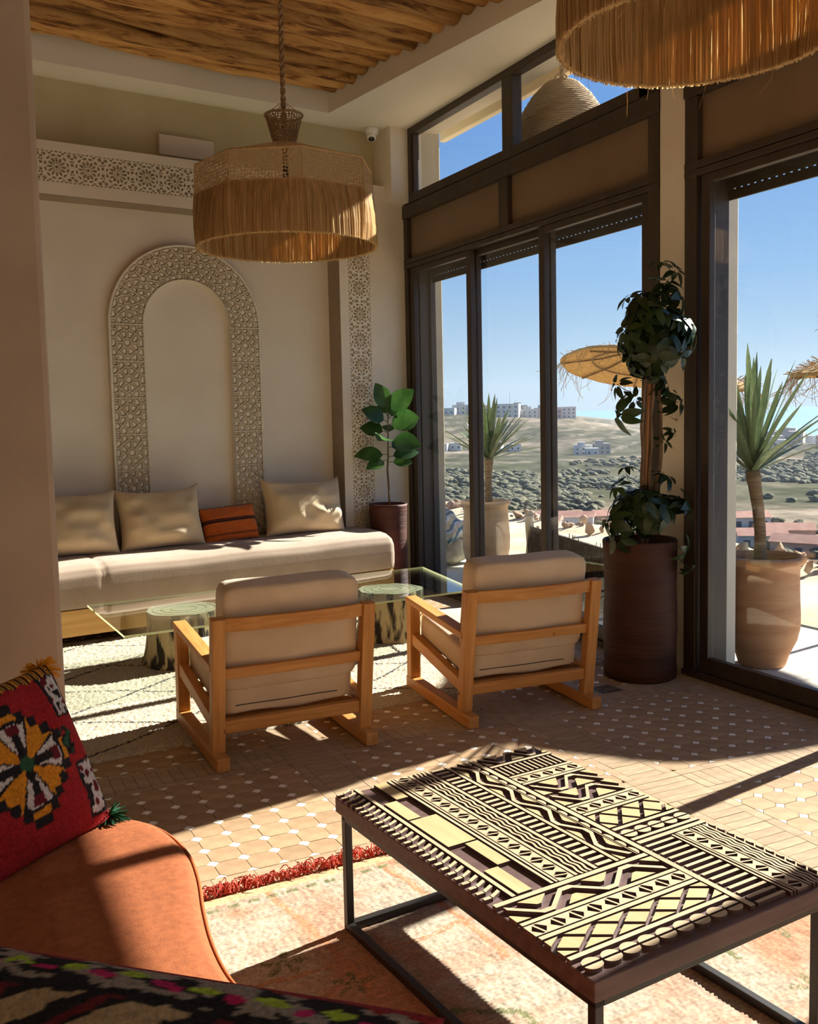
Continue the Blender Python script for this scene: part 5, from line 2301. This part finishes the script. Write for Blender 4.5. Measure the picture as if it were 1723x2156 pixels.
def terr_fn(U, V):
    az = R(12) + U * R(66)
    rs = 7.6 / np.sin(az)
    Rr = rs * (1500 / rs) ** V
    return Rr * np.sin(az), Rr * np.cos(az), terrain_z(Rr, az)


def terr_col(U, V):
    az = R(12) + U * R(66)
    rs = 7.6 / np.sin(az)
    Rr = rs * (1500 / rs) ** V
    x, y = Rr * np.sin(az), Rr * np.cos(az)
    tan = np.array((.27, .22, .165))
    scrub = np.array((.125, .118, .082))
    green = np.array((.095, .10, .062))
    pale = np.array((.36, .30, .235))
    red = np.array((.26, .165, .125))
    c = np.empty(U.shape + (3,))
    n1 = fbm(x * .02, y * .02, 5, 4)
    n2 = fbm(x * .006, y * .02, 15, 3)
    k = sstep(.34, .56, n1)[..., None]
    c[:] = tan * (1 - k) + scrub * k
    g = (sstep(255, 320, Rr) * (1 - sstep(480, 560, Rr)))
    k = np.clip(g * (.55 + .9 * (n1 - .3)), 0, 1)[..., None]
    c = c * (1 - k) + green * k
    # terraces and tracks
    t = (sstep(.60, .66, n2) * (1 - g * .6))[..., None]
    c = c * (1 - t) + pale * t
    strata = np.abs(np.mod(terrain_z(Rr, az, False) * .35 + n1 * .6, 1) - .5)
    t = ((strata < .09) & (Rr > 180)).astype(float)[..., None] * .5
    c = c * (1 - t) + pale * t
    t = (sstep(.62, .72, fbm(x * .03, y * .03, 55, 2)) * (1 - sstep(220, 300, Rr)))[..., None] * .7
    c = c * (1 - t) + red * t
    n3 = (sstep(13, 40, Rr))[..., None]
    c = np.array((.50, .39, .26)) * (1 - n3) + c * n3
    return c


struct(gridmesh('hillside', terr_fn, 420, 420, M['terrain'], None, True, terr_col))
o = MB().box(200, 26000, -4000, 30000, -60, -36).build('sea', M['sea'])
struct(o)


def tp(azd, Rr, dz=0):
    a = R(azd)
    return (Rr * math.sin(a), Rr * math.cos(a), float(terrain_z(np.array(float(Rr)), np.array(a))) + dz)


# houses
def house_mesh(w, d, h, m, seed):
    mb = MB()
    mb.box(-w / 2, w / 2, -d / 2, d / 2, -6, h)
    mb.box(-w / 2 - .1, w / 2 + .1, -d / 2 - .1, d / 2 + .1, h, h + .5)
    if seed % 2:
        mb.box(-w * .28, w * .12, -d * .3, d * .3, h + .4, h + 2.6)
    return mb.mesh('walls', m)


hm_ = [house_mesh(13, 10, 7, M['house_white'], 1), house_mesh(16, 11, 9.5, M['house_white'], 2), house_mesh(11, 9, 6, M['house_pink'], 3), house_mesh(12, 10, 7.5, M['house_grey'], 5), house_mesh(9, 8, 4.5, M['house_white'], 4)]
hdim = [(13, 10, 7), (16, 11, 9.5), (11, 9, 6), (12, 10, 7.5), (9, 8, 4.5)]
win_me = MB().box(-.7, .7, -.08, .08, -.75, .75).mesh('window', M['house_window'])


def house(kind, azd, Rr, rz, label, group, wins=True, sc=1.0, dz=0):
    t = empty('hillside_house', tp(azd, Rr, dz), R(rz))
    t.scale = (sc, sc, sc)
    inst(hm_[kind], 'walls', t)
    if wins:
        w, d, h = hdim[kind]
        fl = max(1, int(h // 3))
        for f in range(fl):
            for k in range(int(w // 3.6)):
                x = -w / 2 + (k + .5) * w / int(w // 3.6)
                inst(win_me, 'window', t, (x, -d / 2 - .02, 1.7 + f * 3.0))
            for k in range(int(d // 4)):
                y = -d / 2 + (k + .5) * d / int(d // 4)
                inst(win_me, 'window', t, (-w / 2 - .02, y, 1.7 + f * 3.0), (0, 0, PI / 2))
    top(t, label, 'house', group)
    return t


rh = random.Random(4)
ridge = [(27.4, 770, 4, 0), (28.1, 810, 3, 1), (28.9, 770, 4, 1), (29.6, 812, 0, 1), (30.3, 775, 3, 1), (31.0, 815, 2, 1), (31.6, 778, 4, 1), (32.3, 770, 1, 1), (32.9, 822, 3, 1), (33.5, 780, 0, 1), (34.3, 800, 3, 1), (34.9, 760, 2, 1), (35.6, 772, 1, 1)]
for az_, r_, k_, w_ in ridge:
    house(k_, az_, r_, -az_ + rh.uniform(-15, 15), 'flat-roofed house in the row along the distant ridge top', 'houses along the ridge', bool(w_), rh.uniform(.9, 1.15))
for az_, r_, k_ in ((36.6, 570, 0), (37.1, 560, 4), (27.6, 560, 4), (28.4, 580, 4), (29.2, 585, 4), (31.6, 600, 4), (32.6, 590, 4), (37.6, 575, 3)):
    house(k_, az_, r_, -az_ + rh.uniform(-20, 20), 'small white house at the foot of the far hill', 'houses at the hill foot', True, .8)
town = []
while len(town) < 46:
    az_ = rh.uniform(43.0, 51.5)
    r_ = rh.uniform(560, 1010)
    p_ = Vector((r_ * math.sin(R(az_)), r_ * math.cos(R(az_)), 0))
    if all((p_ - Vector((b * math.sin(R(a)), b * math.cos(R(a)), 0))).length > 25 for a, b in town):
        town.append((az_, r_))
for az_, r_ in town:
    house(rh.choice([0, 1, 0, 4, 2, 3]), az_, r_, -az_ + rh.uniform(-10, 10), 'pale block in the seaside town seen through the right window', 'houses of the seaside town', r_ < 800, rh.uniform(.9, 1.3))
# low tiled farm roofs nearer below
for az_, r_, w_ in ((46.4, 178, 8), (47.6, 190, 10), (48.6, 168, 9), (45.7, 215, 8), (33.9, 205, 10), (35.6, 215, 12), (38.3, 220, 9)):
    t = empty('farm_shed', tp(az_, r_, -.5), R(-az_ + rh.uniform(-25, 25)))
    MB().box(-w_ / 2, w_ / 2, -2.4, 2.4, -2, 2.6).build('walls', M['house_pink' if rh.random() < .5 else 'house_white'], t)
    mbr = MB()
    mbr.add([(-w_ / 2 - .3, -2.8, 2.6), (w_ / 2 + .3, -2.8, 2.6), (w_ / 2 + .3, 2.8, 2.6), (-w_ / 2 - .3, 2.8, 2.6), (-w_ / 2 - .3, 0, 3.7), (w_ / 2 + .3, 0, 3.7)],
            [(0, 1, 5, 4), (2, 3, 4, 5), (0, 4, 3), (1, 2, 5), (3, 2, 1, 0)])
    mbr.build('roof', M['roof_red'], t)
    for k in range(3):
        inst(win_me, 'window', t, (-w_ / 2 + (k + .5) * w_ / 3, -2.42, 1.2), (0, 0, 0), (.8, 1, .8))
    top(t, 'low farm shed with reddish pitched roof in the valley below', 'shed', 'farm sheds below the terrace')
# radio mast on the ridge
t = MB().tube([Vector(tp(32.4, 800)) + Vector((0, 0, z)) for z in (0, 10, 20)], [.35, .22, .12], 6).build('radio_mast', M['house_grey'])
top(t, 'thin radio mast standing on the distant ridge', 'mast')


# scrub
def blob(seed, sub=2):
    rnd = random.Random(seed)
    b = bmesh.new()
    bmesh.ops.create_icosphere(b, subdivisions=sub, radius=1)
    ph = [rnd.uniform(0, 6) for _ in range(6)]
    for v in b.verts:
        x, y, z = v.co
        f = 1 + .16 * math.sin(5 * x + ph[0]) * math.sin(4 * y + ph[1]) + .14 * math.sin(7 * z + ph[2] + 3 * x) + .10 * math.sin(11 * y + ph[3]) + rnd.uniform(-.22, .22)
        v.co = (x * f, y * f, max(z * f * .85, -.35) + .3)
    me = bpy.data.meshes.new('crown')
    b.to_mesh(me)
    b.free()
    me.materials.append(M['tree_green'])
    me.polygons.foreach_set('use_smooth', [True] * len(me.polygons))
    return me


bl = [blob(s) for s in (1, 2, 3, 4)]
bl_s = [blob(s, 1) for s in (5, 6, 7)]
rs_ = random.Random(12)
n_ind = 0
while n_ind < 70:
    az_ = rs_.uniform(26, 50)
    r_ = rs_.uniform(125, 300)
    if fbm(np.array(r_ * math.sin(R(az_)) * .03), np.array(r_ * math.cos(R(az_)) * .03), 8, 2) < .45:
        continue
    s = rs_.uniform(.8, 2.0)
    o = inst(rs_.choice(bl), 'scrub_tree', None, tp(az_, r_, 0), (0, 0, rs_.uniform(0, 6)), (s * rs_.uniform(.9, 1.6), s, s * rs_.uniform(.7, 1.0)))
    top(o, 'grey-green scrub tree on the valley slope below the terrace', 'tree', 'scrub trees in the valley')
    n_ind += 1
mb = MB()
data = [([v.co[:] for v in m.vertices], [tuple(p.vertices) for p in m.polygons]) for m in bl_s]
cnt = 0
while cnt < 4200:
    az_ = rs_.uniform(22, 54)
    r_ = 150 * (620 / 150) ** rs_.random()
    dens = float(fbm(np.array(r_ * math.sin(R(az_)) * .02), np.array(r_ * math.cos(R(az_)) * .02), 18, 3))
    want = .46 if 260 < r_ < 520 else .60
    if dens < want:
        continue
    s = rs_.uniform(.6, 1.9) * (1.15 if 270 < r_ < 500 else .8)
    px_, py_, pz_ = tp(az_, r_, 0)
    vs, fs = rs_.choice(data)
    c, sn = math.cos(cnt), math.sin(cnt)
    sx = rs_.uniform(.9, 1.7)
    mb.add([(px_ + s * sx * (c * x - sn * y), py_ + s * (sn * x + c * y), pz_ + s * z * .8) for x, y, z in vs], fs)
    cnt += 1
o = mb.build('valley_scrub', M['tree_green'], None, True)
top(o, 'dense grey-green scrub covering the valley floor', 'scrub', None, 'stuff')


# rubble along the terrace lip
def stone(seed):
    rnd = random.Random(seed)
    b = bmesh.new()
    bmesh.ops.create_icosphere(b, subdivisions=1, radius=1)
    for v in b.verts:
        v.co = v.co * rnd.uniform(.7, 1.2)
    me = bpy.data.meshes.new('rubble_stone')
    b.to_mesh(me)
    b.free()
    me.materials.append(M['rubble'])
    return me


stn = [stone(s) for s in range(5)]
for k in range(150):
    y = rs_.uniform(5.5, 17)
    x = 7.15 + rs_.gauss(0, .16)
    s = rs_.uniform(.02, .075)
    o = inst(rs_.choice(stn), 'rubble_stone', None, (x, y, GZo + .07 + s * .4), (rs_.uniform(0, 6), rs_.uniform(0, 6), 0), (s * 1.3, s, s * .7))
    top(o, 'reddish rubble stone on the dirt bank at the terrace edge', 'stone', 'rubble on the terrace edge')


# yuccas in clay pots
def yucca(name, base, tz, seed, label, n=46, Lm=.70, lean=(0, 0)):
    rnd = random.Random(seed)
    t = empty(name, base)
    h = tz - base[2]
    prof = [(.040, 0), (.036, h * .12), (.033, h * .35), (.034, h * .6), (.038, h * .85), (.044, h * .92), (.040, h)]
    path = [(lean[0] * (z / h) ** 2 + .006 * math.sin(z * 9 + seed), lean[1] * (z / h) ** 2, z) for r, z in prof]
    MB().tube(path, [r for r, z in prof], 12).build('trunk', M['yucca_bark'], t, smooth=True)
    c = Vector(path[-1])
    for k in range(n):
        a = 2 * PI * k * .381966 + rnd.uniform(-.3, .3)
        f = (k + .5) / n
        e = R(86 - 62 * f ** 1.2 + rnd.uniform(-7, 7))
        d = Vector((math.cos(a) * math.cos(e), math.sin(a) * math.cos(e), math.sin(e)))
        L = Lm * rnd.uniform(.72, 1.05)
        mb = MB()
        side = d.cross(Vector((0, 0, 1))).normalized()
        nrm = side.cross(d)
        vs, fs = [], []
        N = 8
        cv = rnd.uniform(0, .14) * f
        for i in range(N + 1):
            q = i / N
            w = .021 * (.75 + 1.2 * q) * (1 - q) ** .55 if q < 1 else .0006
            p = c + d * (L * q) - nrm * (cv * L * q * q * 1.2) + Vector((0, 0, -.02 * f))
            vs += [p - side * w + nrm * w * .35, p, p + side * w + nrm * w * .35]
        for i in range(N):
            a_, b_ = 3 * i, 3 * i + 3
            fs += [(a_, a_ + 1, b_ + 1, b_), (a_ + 1, a_ + 2, b_ + 2, b_ + 1)]
        mb.add(vs, fs)
        mb.build('leaf', M['yucca'], t, smooth=True)
    top(t, label, 'plant')
    return t


P2 = (4.27, 4.05, GZo)
pt = pot('terracotta_jar', P2, [(0, 0), (.125, 0), (.132, .012), (.150, .07), (.190, .155), (.207, .23), (.208, .30), (.203, .42), (.201, .53), (.203, .585), (.228, .600), (.238, .618), (.232, .636), (.205, .640), (.196, .60), (.192, .5)], M['terracotta2'], .003, 2, .585, .195)
top(pt, 'ruddy terracotta jar holding a yucca outside the right window', 'pot')
yucca('yucca', (4.26, 4.06, .54), 1.085, 31, 'yucca with stiff upright leaves and ringed trunk outside the right window', 44, .72, (-.03, .03))
P1 = (4.63, 7.73, GZo)
pt = pot('terracotta_jar', P1, [(0, 0), (.13, 0), (.140, .012), (.165, .06), (.200, .14), (.218, .22), (.222, .32), (.214, .45), (.206, .56), (.205, .62), (.222, .635), (.232, .652), (.226, .672), (.204, .676), (.196, .63), (.192, .5)], M['terracotta'], .003, 5, .625, .195)
top(pt, 'pale terracotta jar holding a yucca outside the glass doors', 'pot')
yucca('yucca', (4.66, 7.72, .58), 1.02, 47, 'yucca with spreading leaves in the pale jar outside the glass doors', 48, .60)

# bean bag cushions on the terrace beside the pale jar
def bb_col(U, V):
    c = np.empty(U.shape + (3,))
    c[:] = (.46, .45, .36)
    k = np.mod(V * 5 + .3 * np.sin(U * 9), 1)
    c[(k < .35)] = (.05, .16, .25)
    c[(k > .8)] = (.50, .56, .58)
    return c


for (x, y, z, sx, sz, rx, rz, lab) in ((4.63, 8.42, GZo + .03, .75, .60, -70, 20, 'pale bean bag cushion on the terrace floor left of the pale jar'),
                                       (4.66, 8.50, GZo + .20, .62, .50, -62, 40, 'blue and white patterned cushion on top of the bean bag')):
    o = pillow_obj('floor_cushion', sx, sz, .26, M['beanbag'], n=36, col=bb_col if sx < .7 else (lambda U, V: np.full(U.shape + (3,), .42) * np.array((1.05, 1.0, .78))), lump=.04, seed=int(sx * 10))
    o.matrix_world = Matrix.Translation((x, y - .25, z + .06)) @ Matrix.Rotation(R(rz), 4, 'Z') @ Matrix.Rotation(R(rx), 4, 'X')
    top(o, lab, 'cushion')


# twig fence panels with pale posts
def twig_panel(x0, y0, x1, y1, h, seed, label):
    rnd = random.Random(seed)
    L = math.hypot(x1 - x0, y1 - y0)
    a = math.atan2(y1 - y0, x1 - x0)
    t = empty('twig_seat_back', ((x0 + x1) / 2, (y0 + y1) / 2, GZo), a)
    mb = MB()
    for k in range(int(L * 520)):
        x = rnd.uniform(-L / 2, L / 2)
        yy = rnd.uniform(-.03, .03)
        z0 = rnd.uniform(0, h * .5)
        z1 = min(h * rnd.uniform(.8, 1.03), z0 + rnd.uniform(.12, .3))
        d = rnd.uniform(-.03, .03)
        mb.tube([(x, yy, z0), (x + d * .5 + rnd.uniform(-.006, .006), yy + rnd.uniform(-.012, .012), (z0 + z1) / 2), (x + d, yy + rnd.uniform(-.015, .015), z1)], rnd.uniform(.0025, .005), 4, cap=False)
    mb.box(-L / 2, L / 2, -.012, .012, 0, h * .93)
    stuff(mb.build('twigs', M['twig'], t))
    for x in (-L / 2, L / 2):
        pts = [(x + rnd.uniform(-.01, .01), rnd.uniform(-.01, .01), z) for z in (0, .15, .3, h + .02, h + .10)]
        MB().tube(pts, [.045, .042, .040, .038, .022], 7).build('post', M['post_wood'], t, smooth=True)
    top(t, label, 'seat back')
    return t


twig_panel(4.80, 7.25, 4.42, 5.55, .50, 3, 'dark twig-covered seat back running between pale posts behind the chair')
twig_panel(4.48, 5.38, 4.80, 4.72, .50, 6, 'dark twig seat back end with pale post beside the tall brown planter')


# straw parasols
def parasol(name, c, rad, hgt, tilt_az, tilt, seed, label, ground):
    rnd = random.Random(seed)
    t = empty(name, (c[0], c[1], ground))
    cz = c[2] - ground
    ax = Vector((math.cos(tilt_az), math.sin(tilt_az), 0))
    rot = Matrix.Rotation(tilt, 3, Vector((-ax.y, ax.x, 0)))

    def P(r, a, z):
        v = rot @ Vector((r * math.cos(a), r * math.sin(a), z))
        return (v.x, v.y, v.z + cz)
    n = 64
    rings = [(1.0, 0), (.985, .012), (.75, .10), (.5, .2), (.25, .33), (.05, .45), (0.01, .5)]
    mb = MB()
    vs, fs = [], []
    for dz in (0, .03):
        for f, h in rings:
            for k in range(n):
                a = 2 * PI * k / n
                rr = rad * f * (1 + (.015 * math.sin(9 * a + seed) if f > .9 else 0))
                vs.append(P(rr, a, hgt * h * 2 + dz * (1 if f < .99 else .6) + rnd.uniform(-.004, .004)))
    m_ = len(rings) * n
    for s in (0, 1):
        o_ = s * m_
        for i in range(len(rings) - 1):
            for k in range(n):
                q = (o_ + i * n + k, o_ + i * n + (k + 1) % n, o_ + (i + 1) * n + (k + 1) % n, o_ + (i + 1) * n + k)
                fs.append(q if s else q[::-1])
    for k in range(n):
        fs.append((k, (k + 1) % n, m_ + (k + 1) % n, m_ + k))
    mb.add(vs, fs)
    mb.build('straw_canopy', M['straw'], t)
    for k in range(8):
        a = 2 * PI * k / 8 + .2
        MB().tube([P(rad * .98, a, -.012), P(rad * .5, a, hgt * .4 - .018), P(.03, a, hgt * .92)], .010, 6).build('rib', M['straw_dark'], t)
    MB().tube([P(rad * .62, 2 * PI * k / 24, hgt * .30 - .02) for k in range(25)], .008, 5, cap=False).build('hoop', M['straw_dark'], t)
    mb = MB()
    for k in range(150):
        a = rnd.uniform(0, 2 * PI)
        p = Vector(P(rad * .99, a, 0))
        pts = [p]
        d = Vector((math.cos(a) * .4 + rnd.uniform(-.3, .3), math.sin(a) * .4 + rnd.uniform(-.3, .3), -1))
        cu = Vector((rnd.uniform(-1, 1), rnd.uniform(-1, 1), rnd.uniform(-.1, .6)))
        L = rnd.uniform(.10, .34)
        for i in range(6):
            d = (d + cu * .22).normalized()
            pts.append(pts[-1] + d * L / 6)
        mb.tube(pts, .0022, 4, cap=False)
    for k in range(260):
        a = rnd.uniform(0, 2 * PI)
        f = rnd.uniform(.4, 1.0)
        p = Vector(P(rad * f, a, hgt * (1 - f) * .95 + .03))
        mb.tube([p, p + Vector((math.cos(a) * .05 + rnd.uniform(-.04, .04), math.sin(a) * .05 + rnd.uniform(-.04, .04), rnd.uniform(-.02, .05)))], .003, 4, cap=False)
    stuff(mb.build('loose_straw', M['straw'], t))
    MB().tube([(0, 0, 0), (0, 0, cz + hgt * .9)], .022, 8).build('pole', M['post_wood'], t)
    top(t, label, 'parasol', 'straw parasols on the terrace')


parasol('straw_parasol', (6.80, 8.10, 1.86), .86, .24, R(25), R(13), 3, 'straw parasol behind the umbrella plant, seen from below', GZo + .01)
parasol('straw_parasol', (7.08, 7.46, 1.60), .50, .22, R(60), R(0), 5, 'straw parasol peeking out behind the upright yucca', GZo + .01)
parasol('straw_parasol', (7.30, 6.02, 1.70), .45, .20, R(60), R(0), 9, 'straw parasol at the right edge of the view', GZo + .01)

# wicker bell lamp under the overhang
bk = empty('wicker_bell_lamp', (4.2, 5.88, 3.30))
mb = MB()
prof = [(.345, 0), (.335, .08), (.315, .17), (.275, .27), (.21, .37), (.13, .45), (.085, .478), (.06, .482)]
for i in range(30):
    q = i / 29
    z = .482 * q
    r = float(np.interp(z, [p[1] for p in prof], [p[0] for p in prof]))
    mb.tube([(r * (1 + .012 * math.sin(k * 9 + i * PI)) * math.cos(2 * PI * k / 60), r * (1 + .012 * math.sin(k * 9 + i * PI)) * math.sin(2 * PI * k / 60), z) for k in range(61)], .0085, 5, cap=False)
mb.build('woven_shell', M['wicker'], bk, smooth=True)
MB().lathe([(p[0] - .004, p[1]) for p in prof], 40).build('shell_lining', M['wicker'], bk, smooth=True)
MB().tube([(.06 * math.cos(t_), 0, .482 + .055 * math.sin(t_)) for t_ in [PI * k / 12 for k in range(13)]], .006, 6).build('handle', M['wicker'], bk, smooth=True)
mb = MB()
for s in (0, PI):
    mb.tube([(.008 * math.cos(i * .8 + s), .008 * math.sin(i * .8 + s), .47 + .20 * i / 16) for i in range(17)], .009, 6)
mb.build('rope', M['wicker'], bk, smooth=True)
top(bk, 'pale wicker bell lamp hanging outside behind the upper window pane', 'lamp')

# extra parasol, added out of view to cast shade on the tiles by the window
parasol('straw_parasol', (7.06, 4.58, 2.26), 1.05, .30, R(0), R(0), 14, 'wide straw parasol added out of view to shade the tiles', GZo + .01)

# sea haze over the valley
M['haze'] = bpy.data.materials.new('sea_haze')
M['haze'].use_nodes = True
hn, hl = M['haze'].node_tree.nodes, M['haze'].node_tree.links
hn.remove(hn['Principled BSDF'])
vsn = hn.new('ShaderNodeVolumeScatter')
vsn.inputs['Color'].default_value = (.80, .88, 1.0, 1)
vsn.inputs['Density'].default_value = .00012
vsn.inputs['Anisotropy'].default_value = .25
hl.new(vsn.outputs[0], hn['Material Output'].inputs['Volume'])
hz = MB().box(90, 1250, -300, 1500, -45, 50).build('sea_haze', M['haze'])
top(hz, 'thin bluish haze lying over the valley and the sea', 'haze', None, 'stuff')

# floor drain beside the tall planter
fd = empty('floor_drain', (3.10, 3.99, 0))
MB().box(-.06, .06, -.06, .06, .0008, .002).build('drain_frame', M['metal_black'], fd)
for k in range(6):
    MB().box(-.05, .05, -.05 + k * .018, -.042 + k * .018, .002, .004).build('drain_bar', M['bark'], fd)
top(fd, 'small square metal drain grille set in the tiles beside the planter', 'drain')
